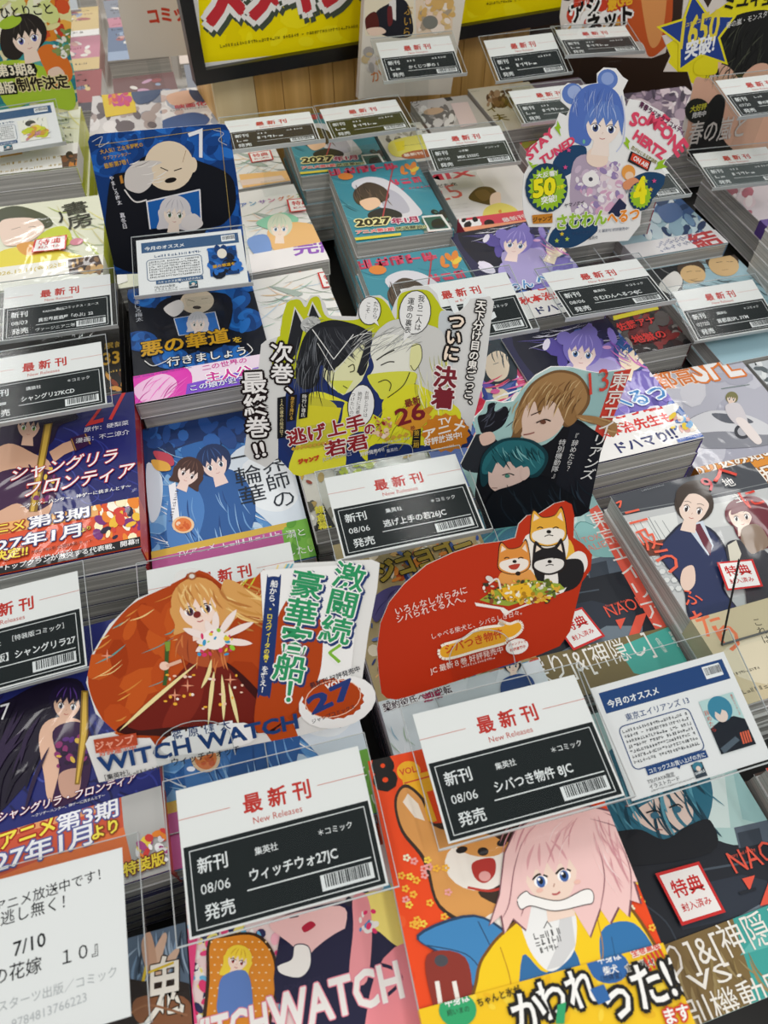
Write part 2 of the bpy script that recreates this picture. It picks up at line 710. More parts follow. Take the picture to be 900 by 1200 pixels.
def price(pub, title, date=None, kind='＊コミック', tb=.02, tw=None, extra=None, blur=False, panel='#1e2425', left=None, sub=None):
    def f(a, w, h):
        def X(u): return (u - .5) * w
        def Yv(v): return (.5 - v) * h
        a.text('最 新 刊', '#c63a32', X(.34), Yv(.275), X(.7), Yv(.275), b=.03)
        a.text('New Releases', '#c8574a', X(.38), Yv(.37), X(.64), Yv(.37))
        a.line('#d98a80', .35, [(X(.0), Yv(.215)), (X(.27), Yv(.215))])
        a.line('#d98a80', .35, [(X(.74), Yv(.215)), (X(1), Yv(.215))])
        a.poly(panel, [(X(.012), Yv(.41)), (X(.988), Yv(.41)), (X(.988), Yv(.985)), (X(.012), Yv(.985))])
        a.line('#e6e8e8', .45, [(X(.04), Yv(.445)), (X(.96), Yv(.445)), (X(.96), Yv(.955)), (X(.04), Yv(.955))], closed=True)
        c = '#e9ebeb'
        a.text('新刊', c, X(.072), Yv(.6), X(.225), Yv(.6), b=.014)
        if date:
            a.text(date, c, X(.078), Yv(.745), X(.225), Yv(.745), hs=1.0)
        else:
            a.greek(c, X(.08), Yv(.745), X(.22), Yv(.745), h * .08)
        a.text('発売', c, X(.085), Yv(.905), X(.235), Yv(.905), b=.014)
        if pub:
            L = len(pub) * .04 * (.62 if ord(pub[0]) < 256 else 1)
            a.text(pub, c, X(.365), Yv(.58), X(.365 + L), Yv(.58), b=.01)
        else:
            a.greek(c, X(.33), Yv(.57), X(.45), Yv(.57), h * .05)
        if kind:
            if kind == '?':
                a.greek(c, X(.66), Yv(.56), X(.86), Yv(.56), h * .05)
            else:
                L = len(kind) * .036
                a.text(kind, c, X(.88 - L), Yv(.565), X(.88), Yv(.565), b=.006)
        if title:
            n = tw or sum(.52 if ord(ch) < 256 else 1 for ch in title) * .056
            a.text(title, c, X(.325), Yv(.74), X(.325 + n), Yv(.74), b=tb, hs=1.12)
        else:
            a.greek(c, X(.3), Yv(.72), X(.62), Yv(.72), h * .085)
        a.line(c, .6, [(X(.305), Yv(.795)), (X(.94), Yv(.795))])
        if sub:
            a.text(sub, c, X(.3), Yv(.91), X(.3 + len(sub) * .045), Yv(.91))
        a.poly('#e9ebeb', [(X(.67), Yv(.825)), (X(.94), Yv(.825)), (X(.94), Yv(.93)), (X(.67), Yv(.93))])
        R = random.Random(len(title or '') * 7 + len(pub or '') + int(w))
        x = .69
        while x < .92:
            q = R.uniform(.003, .009)
            a.poly('#202628', [(X(x), Yv(.828)), (X(x + q), Yv(.828)), (X(x + q), Yv(.91)), (X(x), Yv(.91))])
            x += q + R.uniform(.003, .008)
    return f


def standee(anchor, z, yaw, tilt, basez, outline, art, label, cat='pop display', name='pop_display', edge='#e9e9e6', face='#e9e9e6', th=1.3, tabs=(), base=True, sm=False, mat_=None):
    """a die-cut printed board held upright: printed_board, clear_tab, base_plate"""
    O = at(anchor[0], anchor[1], z)
    pl = Plane(O, yaw, tilt)
    o = pts(outline)
    if sm:
        o = catmull(o, True, 4)
    ol = [pl.px(*p) for p in o]
    if sum(ol[i - 1][0] * ol[i][1] - ol[i][0] * ol[i - 1][1] for i in range(len(ol))) < 0:
        ol = ol[::-1]
    vmin = min(p[1] for p in ol)
    r = root(name, O[0], O[1], basez, yaw, label, cat, 'upright printed boards' if cat == 'pop display' else None)
    T = tiltT(tilt, z - basez)
    g = Geo()
    g.slab(ol, -th, 0, face, edge, T)
    A = Art(pl, None, ol)
    art(A)
    g.art(A, T)
    g.build('printed_board', mat_ or M_BOARD, r)
    for (tx, ty, tw, thh) in tabs:
        c = pl.px(tx, ty)
        half = [(c[0] - tw / 2, c[1]), (c[0] + tw / 2, c[1])] + [(c[0] + tw / 2 * math.cos(a), c[1] + thh * (.45 + .55 * math.sin(a))) for a in np.linspace(0, math.pi, 12)]
        k = Geo()
        k.slab(half, 2.0, 3.2, '#fff', '#fff', T)
        k.slab(half, -th - 1.6, -th - .3, '#fff', '#fff', T)
        kt = k.build('clear_tab', M_ACR, r)
        rim = Geo()
        for i in range(1, len(half) - 1):
            p, q = half[i], half[i + 1]
            d = math.hypot(q[0] - p[0], q[1] - p[1]) or 1
            nx, ny = (q[1] - p[1]) / d * .45, -(q[0] - p[0]) / d * .45
            rim.face([T((p[0], p[1], 3.25)), T((p[0] + nx, p[1] + ny, 3.25)), T((q[0] + nx, q[1] + ny, 3.25)), T((q[0], q[1], 3.25))], '#fff')
        rim.build('tab_edge', M_CLEAREDGE, kt)
    if base:
        b = T((0, vmin, 0))
        bpl = Geo().box(-32, 32, b[1] - 30, b[1] + 26, 0, 1.6).build('base_plate', M_ACR, r)
        e = Geo()
        for q in ((-32, 32, b[1] - 30, b[1] - 29.5), (-32, -31.5, b[1] - 30, b[1] + 26), (31.5, 32, b[1] - 30, b[1] + 26)):
            e.box(*q, 1.0, 1.9)
        e.build('plate_edge', M_CLEAREDGE, bpl, label='pale edge of the clear base plate')
        if b[2] > 2.5:
            Geo().box(-10, 10, b[1] - .8, b[1] + 1.6, 1.6, b[2] - .1).build('support_post', M_ACR, r)
    return r

# ---------------------------------------------------------------- the setting
def structure(o, **kw):
    o['kind'] = 'structure'
    for k, v in kw.items():
        o[k] = v
    return o


def floor_mat():
    m = mat('shop_floor', .35, '#a9a49c')
    nt = m.node_tree
    n = nt.nodes.new('ShaderNodeTexBrick')
    n.inputs['Scale'].default_value = 1.6
    for i, c in ((1, '#aaa59d'), (2, '#a19c94'), (3, '#7d7972')):
        n.inputs[i].default_value = (*lin(c), 1)
    n.inputs['Mortar Size'].default_value = .006
    tc = nt.nodes.new('ShaderNodeTexCoord')
    nt.links.new(tc.outputs['Object'], n.inputs['Vector'])
    nt.links.new(n.outputs[0], nt.nodes['Principled BSDF'].inputs['Base Color'])
    return m


def wood_mat(name, a, b, sc=(60, 60, 1.2)):
    m = mat(name, .45, a)
    nt = m.node_tree
    tc = nt.nodes.new('ShaderNodeTexCoord')
    mp = nt.nodes.new('ShaderNodeMapping')
    mp.inputs['Scale'].default_value = sc
    n = nt.nodes.new('ShaderNodeTexNoise')
    n.inputs['Scale'].default_value = 1
    n.inputs['Detail'].default_value = 5
    r = nt.nodes.new('ShaderNodeValToRGB')
    r.color_ramp.elements[0].position = .3
    r.color_ramp.elements[0].color = (*lin(b), 1)
    r.color_ramp.elements[1].position = .7
    r.color_ramp.elements[1].color = (*lin(a), 1)
    nt.links.new(tc.outputs['Object'], mp.inputs[0])
    nt.links.new(mp.outputs[0], n.inputs['Vector'])
    nt.links.new(n.outputs['Fac'], r.inputs[0])
    nt.links.new(r.outputs[0], nt.nodes['Principled BSDF'].inputs['Base Color'])
    return m


M_WOOD = wood_mat('honey_wood_slats', '#edc078', '#c8984e')
M_PALEWOOD = wood_mat('pale_wood', '#f0dcb0', '#dfc795', (30, 30, 1.5))
M_TABLE = mat('black_table_laminate', .5, '#1d1c1b')
M_SHADEWOOD = mat('shaded_box_wood', .5, '#3a2517')  # wood of the right back box, darkened in colour to stand for shade
M_BLACK = mat('black_frame_lacquer', .3, '#0b0b0d')

g = Geo()
g.box(-3200, 4200, -1500, 6500, -1340, -1300)
structure(g.build('floor', floor_mat()))
structure(Geo().box(-3200, 4200, 6400, 6500, -1300, 1800, '#d9d6d0').build('wall_back', M_PAPER))
t = root('display_table', 300, 560, -1300, 0, 'wide black display table carrying all the stacks of comics', 'table')
g = Geo()
g.box(-850, 1100, -780, 660, 715, 753, '#222')
g.box(-320, 1100, 660, 790, 715, 753, '#222')
g.build('tabletop', M_TABLE, t)
for sx in (-830, 1040):
    for sy in (-760, 600):
        Geo().box(sx, sx + 40, sy, sy + 40, 0, 715).build('leg', M_TABLE, t)

# ---------------------------------------------------------------- covers in the front rows
SK = '#f4dac9'


def art_shiba(a):
    a.poly('#ee4a14', '420,880 690,830 870,1290 530,1400')
    a.splat(['#f05a24', '#e8440f'], (440, 900, 800, 1200), 30, 8, 26, 3)
    a.text('8', '#161412', 441, 927, 466, 922, b=.05)
    a.ell('#f4b624', 479, 904, 14, 12)
    a.text('VOL.', '#d8432a', 469, 909, 490, 904, b=.02)
    a.poly('#f4b624', '471,912 505,903 512,925 500,928 512,962 500,966 488,931 476,934')
    a.line('#d6462b', .8, '474,918 503,910', closed=False)
    # tan dog beside the girl
    a.poly('#3a2a1e', '462,938 475,919 497,936 510,965 640,950 640,1020 606,1078 590,1092 560,1090 514,1064 496,1010 470,975', True)
    a.poly('#dd9d55', '465,940 475,923 494,938 508,968 560,980 600,990 602,1020 560,1046 600,1070 586,1088 562,1086 516,1060 500,1008 473,973', True)
    a.poly('#f1e7d6', '472,940 478,930 490,942 498,962 486,958')
    a.ell('#f5efe4', 559, 1014, 38, 30, 8)
    a.ell('#dd9d55', 562, 990, 30, 14, 8)
    a.ell('#23201f', 566, 998, 6.5, 5)
    a.ell('#23201f', 541, 996, 7, 4, -15)
    a.ell('#23201f', 588, 988, 6, 4, -15)
    a.poly('#b8342b', '554,1011 578,1006 580,1024 568,1035 556,1028', True)
    a.ell('#ecaaa4', 568, 1027, 7, 6)
    a.poly('#f5efe4', '566,1078 588,1066 598,1080 590,1092 572,1090', True)
    a.line('#c23a2c', 1.2, '548,1040 575,1044 600,1036', True)
    R = random.Random(4)
    for i in range(34):
        x, y = (R.uniform(470, 535), R.uniform(1000, 1090)) if i < 22 else (R.uniform(728, 768), R.uniform(1030, 1090))
        c = R.choice(['#f6d24c', '#f3ecc9', '#f6b93b', '#f1a6a0'])
        for k in range(5):
            an = k * 1.2566
            a.ell(c, x + 3 * math.cos(an), y + 3 * math.sin(an), 2, 1.7, 0, 7)
    # girl: jacket, hair, face
    a.poly('#27405e', '488,1096 555,1072 604,1105 598,1150 570,1180 546,1150 520,1122', True)
    a.poly('#3f86bd', '491,1098 556,1075 600,1106 594,1148 569,1174 549,1147 524,1120', True)
    a.line('#27405e', .5, '500,1108 545,1118 566,1140', True)
    a.line('#27405e', .5, '560,1080 575,1110 590,1140', True)
    a.poly('#8d3226', '500,1120 545,1122 552,1180 530,1230 508,1180', True)
    a.line('#f1ebe2', 2.2, '512,1150 518,1190', True)
    a.line('#f1ebe2', 2.2, '532,1150 540,1190', True)
    a.ell('#4a4a50', 517, 1126, 8, 7)
    a.poly('#7a4f14', '556,1150 572,1110 600,1082 628,1064 680,1062 726,1052 768,1106 800,1180 800,1260 556,1260', True)
    a.poly('#f8cf16', '560,1150 575,1112 602,1085 630,1066 680,1064 724,1055 765,1108 796,1180 796,1260 560,1260', True)
    a.poly('#2f74ad', '704,1092 742,1082 770,1124 756,1160 712,1150', True)
    a.line('#245a88', .5, '716,1098 724,1140', True)
    a.line('#b98212', .5, '586,1110 598,1150 596,1180', True)
    a.line('#b98212', .5, '700,1078 706,1120 690,1160', True)
    a.poly('#2f6ea5', '612,1120 640,1140 672,1112 684,1190 616,1200', True)
    a.poly('#f0f0ee', '612,1064 668,1062 674,1108 658,1132 640,1137 618,1108', True)
    a.poly('#d6d6d6', '640,1137 652,1110 656,1070 668,1064 674,1108 658,1132')
    a.line('#333', .45, '637,1088 641,1080 646,1087')
    a.greek('#444', 626, 1102, 660, 1094, 3)
    a.greek('#444', 628, 1110, 660, 1103, 3)
    a.greek('#444', 632, 1118, 656, 1112, 2.6)
    a.text('む', '#f6f3ef', 698, 1056, 716, 1050, b=.05, out=('#3a3030', .06))
    hair = ('590,1000 603,972 640,950 690,944 716,950 745,962 734,972 758,984 744,992 766,1008 745,1010 760,1034 744,1034 752,1060 740,1056 738,1076 726,1064 '
            '716,1084 704,1066 692,1100 676,1074 668,1060 660,1040 630,1040 622,1062 616,1092 600,1078 590,1096 586,1074 572,1086 584,1050')
    a.poly('#7c4f58', hair)
    a.poly('#f3cac6', [(646 + (x - 646) * .972, 1020 + (y - 1020) * .972) for x, y in pts(hair)])
    a.face(646, 1026, 35, -14, SK, '#f3cac6', '#dfa5a8', '#3f63a3', back=False)
    a.strokes(['#e3aeb0', '#d3959b', '#f9dedb'], (600, 958, 690, 975), 14, 20, 44, .8, 115, 20, 5)
    a.strokes(['#e3aeb0', '#d3959b', '#f9dedb'], (694, 955, 722, 1010), 22, 26, 60, .9, 62, 24, 8)
    for p in ('612,985 602,1020 596,1060 586,1080', '618,1050 610,1075', '700,990 708,1030 700,1080', '722,980 738,1020 738,1066', '690,960 726,972 750,1000', '706,952 740,968'):
        a.line('#8f5c66', .5, p, True, True)
    for x, y, r in ((632, 1044, 4), (676, 1034, 4)):
        a.ell('#f2c2b2', x, y, r, 2.4, -14)
    a.poly('#f7f5f1', '606,1054 616,1045 624,1050 655,1056 684,1043 694,1046 694,1058 684,1061 650,1068 622,1062 610,1066', True)
    a.line('#4a4040', .45, '606,1054 616,1045 624,1050 655,1056 684,1043 694,1046 694,1058 684,1061 650,1068 622,1062 610,1066', True, closed=True)


def band_shiba(a):
    a.poly('#f6c818', '500,1150 700,1115 900,1080 950,1400 500,1400')
    a.splat(['#f9d53a', '#f0bb14'], (545, 1140, 810, 1200), 26, 4, 12, 6)
    a.ell('#2f68a8', 713, 1134, 23, 19)
    a.poly('#2f68a8', '693,1125 684,1124 690,1138')
    a.text('中身は', '#f5f5f2', 700, 1130, 727, 1124, b=.02)
    a.text('柴犬', '#f5f5f2', 707, 1143, 724, 1139, b=.02)
    a.text('（地縛霊）', '#20304f', 704, 1151, 728, 1146)
    a.ell('#2fa56a', 536, 1184, 22, 20)
    a.text('中身は', '#f5f5f2', 522, 1180, 550, 1173, b=.02)
    a.text('飼いまの', '#1f2f28', 524, 1191, 550, 1185)
    a.text('全巻重版', '#d53a2c', 740, 1122, 772, 1110, b=.03, out=('#f7f2e6', .1))
    a.text('言賞続々', '#2a2a2a', 734, 1141, 766, 1131, b=.03, out=('#f7f2e6', .08))
    a.text('!!!!!', '#d53a2c', 760, 1138, 780, 1126, b=.03)
    a.text('ちゃんと氷が', '#17140f', 560, 1180, 610, 1163, b=.02)
    a.text('われ', '#f8f7f3', 634, 1196, 704, 1170, b=.02, out=('#15130f', .1), hs=1.1)
    a.text('か', '#f8f7f3', 606, 1214, 644, 1204, b=.02, out=('#15130f', .1), hs=1.1)
    a.text('った!?', '#f8f7f3', 716, 1196, 806, 1160, b=.02, out=('#15130f', .1), hs=1.2)
    a.poly('#2f68a8', '690,1160 706,1154 714,1172 700,1178')
    a.poly('#2fa56a', '652,1178 662,1175 660,1200 650,1200')
    a.text('ます', '#f8f7f3', 780, 1200, 808, 1193, b=.03, out=('#d53a2c', .12))


def art_witch(a):
    a.poly('#f0d8d6', '200,1040 470,1000 540,1300 200,1350')
    a.splat(['#e8447f', '#f4e27a', '#2c2a55', '#f3f0ea', '#6fb8de', '#e03a70', '#f7b6c4'], (215, 1085, 330, 1200), 170, 3, 9, 11)
    a.splat(['#f4e27a', '#e8447f', '#2c2a55', '#f3f0ea', '#6fb8de'], (420, 1040, 505, 1110), 90, 3, 8, 12)
    a.poly('#3a2614', '244,1104 262,1096 300,1094 322,1118 326,1160 318,1200 318,1260 240,1260 242,1150', True)
    a.poly('#df8a24', '247,1106 264,1099 298,1097 319,1120 322,1160 314,1200 314,1260 244,1260 246,1150', True)
    R = random.Random(2)
    for i in range(90):
        a.ell('#f6d9a6', 248 + (i % 9) * 8 + (i // 9 % 2) * 4, 1104 + (i // 9) * 9, 1.3, 1.1, 0, 6)
    a.face(279, 1126, 13, 14, SK, '#f1d23c', '#d9a92a', '#a33', long=.8)
    a.poly('#5d7fc0', '262,1144 288,1138 296,1166 292,1190 258,1190 256,1166', True)
    # large stylised woman
    a.poly('#1d1c3d', '330,1090 350,1068 470,1050 470,1100 440,1180 330,1180', True)
    a.poly('#f4e27a', '420,1052 470,1046 486,1076 470,1110 440,1090 424,1100', True)
    a.poly('#f1c3c0', '318,1080 398,1062 404,1090 388,1122 366,1124 340,1106', True)
    a.poly('#e99aa0', '366,1124 388,1120 396,1092 406,1110 412,1146 360,1150')
    a.poly('#1d1c3d', '362,1120 412,1086 432,1112 448,1140 440,1200 350,1200 360,1160', True)
    a.poly('#ee9aa0', '414,1052 430,1050 436,1090 430,1150 410,1146 414,1090', True)
    a.poly('#b5213c', '354,1087 364,1080 370,1085 358,1093', True)
    a.line('#15132a', .6, '340,1076 350,1074')
    a.ell('#2a2a38', 409, 1057, 4, 6)
    a.splat(['#e3336b', '#f4f0ea', '#4d8fc7'], (420, 1066, 440, 1092), 16, 2, 5, 3)
    a.poly('#f3f0ea', '326,1132 342,1124 346,1108 362,1110 364,1132 352,1146 330,1142', True)
    a.line('#1d1c3d', .5, '326,1132 342,1124 346,1108 362,1110 364,1132 352,1146 330,1142', True, closed=True)
    a.poly('#ee8f98', '440,1140 500,1116 520,1300 430,1300', True)
    a.line('#1d1c3d', 1.6, '436,1128 462,1136 470,1150 450,1170', True)
    a.text('BONE CRISIS !', '#2a2748', 334, 1162, 381, 1149, b=.01)
    a.text('WITCH', '#f1eeea', 206, 1246, 316, 1215, b=.03, hs=1.5, out=('#e98ea0', .03))
    a.text('WATCH', '#f1eeea', 318, 1214, 474, 1168, b=.03, hs=1.25, out=('#e98ea0', .03))
    a.poly('#e8447f', '220,1100 232,1098 226,1160 232,1200 226,1200 220,1150')


def art_ta(a):
    a.poly('#b5d7d4', '480,520 960,400 1100,1200 560,1300')


def ta_figure(a, x, y, s):
    """dark coated figure with teal hair on pale ground; x, y, s place the same print on both copies"""
    def P(q): return [(x + u * s, y + v * s) for u, v in pts(q)]
    a.poly('#b5d7d4', P('-200,-200 300,-200 300,400 -200,400'))
    a.poly('#9cc6c6', P('90,-90 150,-60 150,20 110,10'))
    a.poly('#d9ece9', P('60,-100 84,-90 96,20 70,20'))
    a.poly('#20252e', P('-100,80 -40,70 0,40 60,30 110,40 170,10 200,60 200,180 -100,240'), True)
    a.poly('#2d3542', P('20,95 110,75 170,90 170,110 40,140'))
    a.poly('#5b6876', P('100,20 165,5 172,30 106,44'))
    a.poly('#39434f', P('104,26 130,20 134,38 108,44'))
    a.poly('#73818d', P('60,150 130,110 180,110 180,126 90,168'))
    a.line('#4c5763', 1.2, P('10,80 60,70 120,60'), True)
    a.line('#3a4450', 1.0, P('-20,100 20,130 40,170'), True)
    a.poly('#2f6f86', P('-55,-60 -10,-90 50,-80 74,-30 70,10 50,40 -60,50 -80,0'), True)


def art_talow(a):
    ta_figure(a, 760, 950, 1.0)
    a.poly('#e9d4c8', '744,950 800,925 812,958 792,975 778,978 752,966', True)
    a.strokes(['#3e7d92', '#29596c', '#5d9fb2', '#1d4354'], (700, 880, 815, 945), 46, 25, 70, 2.2, 60, 35, 4)
    a.line('#20262c', .9, '757,953 768,950 774,954', True)
    a.line('#20262c', .9, '784,947 794,943 800,947', True)
    a.ell('#3d6f86', 767, 956, 5, 4)
    a.ell('#3d6f86', 793, 949, 5, 4)
    a.line('#8f5d54', .6, '770,972 776,973')
    a.poly('#171b22', '700,985 745,972 778,984 806,968 832,962 832,1000 720,1015', True)
    a.text('Story and Art by', '#e5604c', 855, 1006, 885, 997)
    a.text('NAOE', '#ec5c47', 862, 1024, 926, 1003, hs=1.2)
    a.poly('#ec5b45', '869,1030 884,1026 878,1044')
    a.poly('#ec5b45', '890,1062 905,1020 930,1010 916,1056')
    a.poly('#20252e', '865,1046 885,1040 886,1043 867,1049')


def band_talow(a):
    a.poly('#806a3f', '700,1130 960,1040 1000,1300 700,1300')
    a.poly('#3fa79f', '852,1060 1000,1000 1000,1200 876,1200 880,1150')
    a.poly('#5fbab2', '866,1120 884,1096 900,1090 900,1110')
    a.strokes(['#94804f', '#6f5b35', '#a08d5e'], (790, 1110, 880, 1200), 30, 20, 60, 2, 60, 40, 2)
    a.text('[祟り]&[神隠し]', '#f3f1e8', 742, 1160, 943, 1088, hs=1.15)
    a.text('VS.', '#f3f1e8', 811, 1165, 868, 1144, b=.0, hs=.5)
    a.text('特別機動隊', '#f3f1e8', 776, 1221, 935, 1167, hs=1.0)


def art_taup(a):
    ta_figure(a, 600, 640, .85)
    a.line('#4f9d9d', 1.6, '560,640 580,622 604,616', True)
    a.line('#4f9d9d', 1.6, '575,640 590,622 610,614', True)
    a.strokes(['#3f8089', '#4f9d9d', '#2d5f6c'], (545, 600, 610, 640), 16, 20, 40, 1.5, -40, 25, 2)
    a.poly('#8fc4c2', '672,622 686,612 740,640 734,652 690,650', True)
    a.line('#43807f', .6, '672,622 686,612 740,640', True)
    a.poly('#e8604d', '690,598 700,592 760,690 810,775 792,778 745,700')
    a.vtext('東京エイリアンズ', '#f0e9e3', 697, 600, 802, 775, ws=1.1)
    a.text('TOKYO', '#e98d7e', 684, 637, 720, 627)
    a.text('ALIENS', '#e98d7e', 690, 647, 726, 636)
    a.text('Story and Art by', '#e5604c', 710, 712, 738, 704)
    a.text('NAOE', '#ec5c47', 714, 724, 757, 711, hs=1.25)
    a.poly('#ec5b45', '721,727 733,724 727,738')
    a.poly('#ec5b45', '735,750 745,722 758,718 748,746')
    a.vtext('NAO', '#e06a60', 549, 556, 555, 600)


def band_taup(a):
    a.poly('#7f7049', '560,790 760,735 780,830 560,850')
    a.poly('#4eb1a4', '722,760 900,690 900,830 742,790')
    a.text('[祟り]&[神隠し]', '#f5f3ec', 620, 805, 766, 764, hs=1.6)
    a.vtext('合同捜査', '#f5f3ec', 768, 749, 780, 766)
    a.vtext('魑魅と', '#f5f3ec', 785, 741, 796, 760)


def art_kyuu(a):
    a.poly('#c3c6c6', '690,570 1080,500 1100,800 850,850')
    a.poly('#44484f', '690,560 960,500 960,560 720,606')
    a.poly('#dfe2df', '734,612 792,600 800,640 750,650')
    a.poly('#d5d8d6', '812,596 868,584 880,612 826,620')
    a.line('#7e8486', .7, '720,602 800,588 900,566')
    a.line('#8e9496', .7, '760,606 790,660')
    for k in range(5):
        a.line('#7e8486', .4, [(740 + 9 * k, 610), (768 + 10 * k, 660)])
    for i in range(24):
        a.ell('#aab0b2', 752 + (i % 4) * 9 + (i // 4) * 5, 640 + (i // 4) * 10, 4.5, 4, 0, 6)
        a.ell('#d9dcda', 752 + (i % 4) * 9 + (i // 4) * 5, 640 + (i // 4) * 10, 3.9, 3.4, 0, 6)
    a.poly('#6a3a2c', '745,640 790,632 800,646 756,652', True)
    a.poly('#1a2138', '772,650 788,622 806,612 838,624 860,668 848,690 880,740 812,730 800,690', True)
    a.poly('#28335a', '774,650 790,624 806,615 836,626 857,668 845,690 878,736 814,724 803,690', True)
    a.poly('#cfd9e4', '800,612 822,608 836,640 830,652')
    a.poly('#6b2a3a', '812,616 820,614 834,640 832,652 824,640')
    a.face(812, 596, 19, 12, '#eed7c8', '#3f342c', None, '#433', ew=.14, bangs=0)
    a.poly('#3f342c', '795,596 792,578 804,566 824,564 832,576 822,574 812,576 803,584', True)
    a.poly('#e9cdbc', '800,668 812,664 814,684 804,694 797,684', True)
    a.poly('#6d2633', '858,612 862,592 880,584 898,594 902,640 884,640 866,632', True)
    a.face(868, 606, 15, -10, '#f0dacb', '#6d2633', None, '#433', ew=.14, bangs=0)
    a.poly('#6d2633', '856,604 862,588 882,582 900,596 902,640 886,636 880,606 870,600', True)
    a.poly('#8c7765', '868,622 888,616 900,640 874,650', True)
    a.poly('#38383f', '850,640 866,634 880,650 900,650 930,720 880,720 872,690 856,668', True)
    a.poly('#d9d5c4', '852,640 862,634 868,650 862,670 855,660')
    for ch, x0, y0, x1, y1 in (('ヤ', 712, 606, 738, 601), ('ニ', 735, 618, 762, 612), ('吸', 748, 648, 778, 638), ('う', 774, 674, 802, 667),
                               ('ふ', 800, 712, 826, 706), ('た', 816, 745, 846, 736), ('り', 834, 770, 855, 764)):
        a.text(ch, '#ee654a', x0 + 4, y0 - 1, x1 - 2, y1 - .5, b=.004, hs=1.05)
    a.text('9', '#c9303a', 829, 577, 840, 574, b=.01)
    a.text('ス', '#d9402f', 836, 566, 864, 557, b=.01)
    a.text('地', '#f0efeb', 850, 572, 862, 569)
    a.text('主', '#f0efeb', 862, 590, 873, 587)
    a.text('に', '#d9402f', 876, 596, 896, 590, b=.012)
    a.greek('#a9adb0', 752, 577, 778, 570, 1.3)


def band_kyuu(a):
    a.poly('#cdbf9c', '800,720 1000,660 1100,850 850,860')
    a.poly('#dcd2b6', '850,760 1000,720 1000,800 880,800', True)
    a.text('た', '#e87a50', 826, 747, 852, 739, b=.012)
    a.text('り', '#e87a50', 850, 764, 872, 758, b=.012)
    a.vtext('これは', '#2b2822', 884, 726, 900, 756)
    a.greek('#4a453a', 870, 815, 905, 806, 3)
    a.greek('#4a453a', 852, 795, 890, 785, 2)


def art_shang(a):
    a.poly('#1e2268', '-60,440 200,440 230,700 -60,720')
    R = random.Random(9)
    for i in range(16):
        x = R.uniform(60, 160)
        y = R.uniform(480, 570)
        a.line(R.choice(['#31388c', '#2a3080', '#3c4596']), 1.0, [(x, y), (x + 14, y + 6), (x + 22, y + 18), (x + 10, y + 26), (x, y + 20)], True)
    a.text('27', '#d4312f', 100, 500, 146, 488, b=.0, hs=1.5, skew=.25)
    a.poly('#231334', '-10,500 5,482 40,475 75,478 92,490 70,500 60,520 30,540 -10,560', True)
    a.poly('#d9ab8e', '-10,540 10,520 40,532 60,545 62,590 40,620 -10,610', True)
    a.poly('#3a1440', '-10,560 30,548 66,556 64,585 40,600 20,590 -10,600', True)
    a.face(34, 500, 15, 4, '#e3bba2', '#231334', '#4a2a6a', '#7a3', bangs=1, ew=.16)
    a.poly('#d9ab8e', '58,530 74,520 86,516 90,527 76,533 64,542')
    a.poly('#3a1440', '82,514 102,508 108,520 88,530')
    a.line('#b98a3a', .8, '84,515 89,528')
    a.line('#b98a3a', .8, '100,509 106,521')
    a.poly('#8a6a24', '52,498 62,496 50,560 44,600 34,600')
    a.poly('#d8b24a', '54,498 60,497 48,560 40,600 36,600')
    a.splat(['#b23a3a', '#e7c34a', '#3a1440', '#7a2a6a'], (30, 545, 64, 590), 22, 1.5, 4, 3)
    a.text('原作：硬梨菜', '#eceaf2', 99, 507, 151, 498)
    a.text('漫画：不二涼介', '#eceaf2', 89, 520, 152, 509)
    a.text('シャングリラ', '#f4f2f0', 12, 564, 136, 541, b=.012, hs=1.25, skew=.2, out=('#c4272c', .05))
    a.text('フロンティア', '#f4f2f0', 28, 583, 156, 558, b=.012, hs=1.25, skew=.2, out=('#c4272c', .05))
    a.text('～クソゲーハンター、神ゲーに挑まんとす～', '#f4f2f0', 24, 597, 154, 572, b=.01)


def band_shang(a):
    a.poly('#e0532b', '-60,610 200,570 230,700 -60,720')
    a.poly('#f1b46a', '-60,600 116,590 116,606 -60,640')
    a.splat(['#fff4c8', '#f2c13b', '#d8413a', '#7b2f7a', '#f08a2c', '#241a3c', '#fffbe8'], (112, 583, 170, 634), 70, 3, 9, 4)
    a.text('アニメ', '#f6e04a', -24, 631, 30, 622, b=.02, out=('#a02b1d', .09))
    a.text('第3期', '#f7f7fa', 34, 621, 106, 606, b=.02, out=('#2a2f6a', .07), hs=.8)
    a.text('2027年1月', '#f7f7fa', -34, 656, 96, 629, b=.02, out=('#2a2f6a', .07), hs=.78)
    a.text('より', '#f6e04a', 97, 626, 108, 622, b=.02, out=('#5a1a14', .1))
    a.text('放送決定!!', '#f6e04a', -40, 667, 34, 652, b=.03, out=('#7a1a14', .1))
    a.text('MBS/TBS系全国28局ネット', '#2a1512', 39, 651, 110, 637, hs=.9)
    a.text('「日5枠」にて!', '#f7f3ee', 39, 661, 86, 650, b=.02, out=('#a32020', .06), hs=.9)
    a.poly('#0d0d12', '-60,680 200,624 210,720 -60,740')
    a.text('"黒狼"トップクランが激突する代表戦、開幕!!', '#f3f3f3', -20, 676, 164, 639, b=.016)


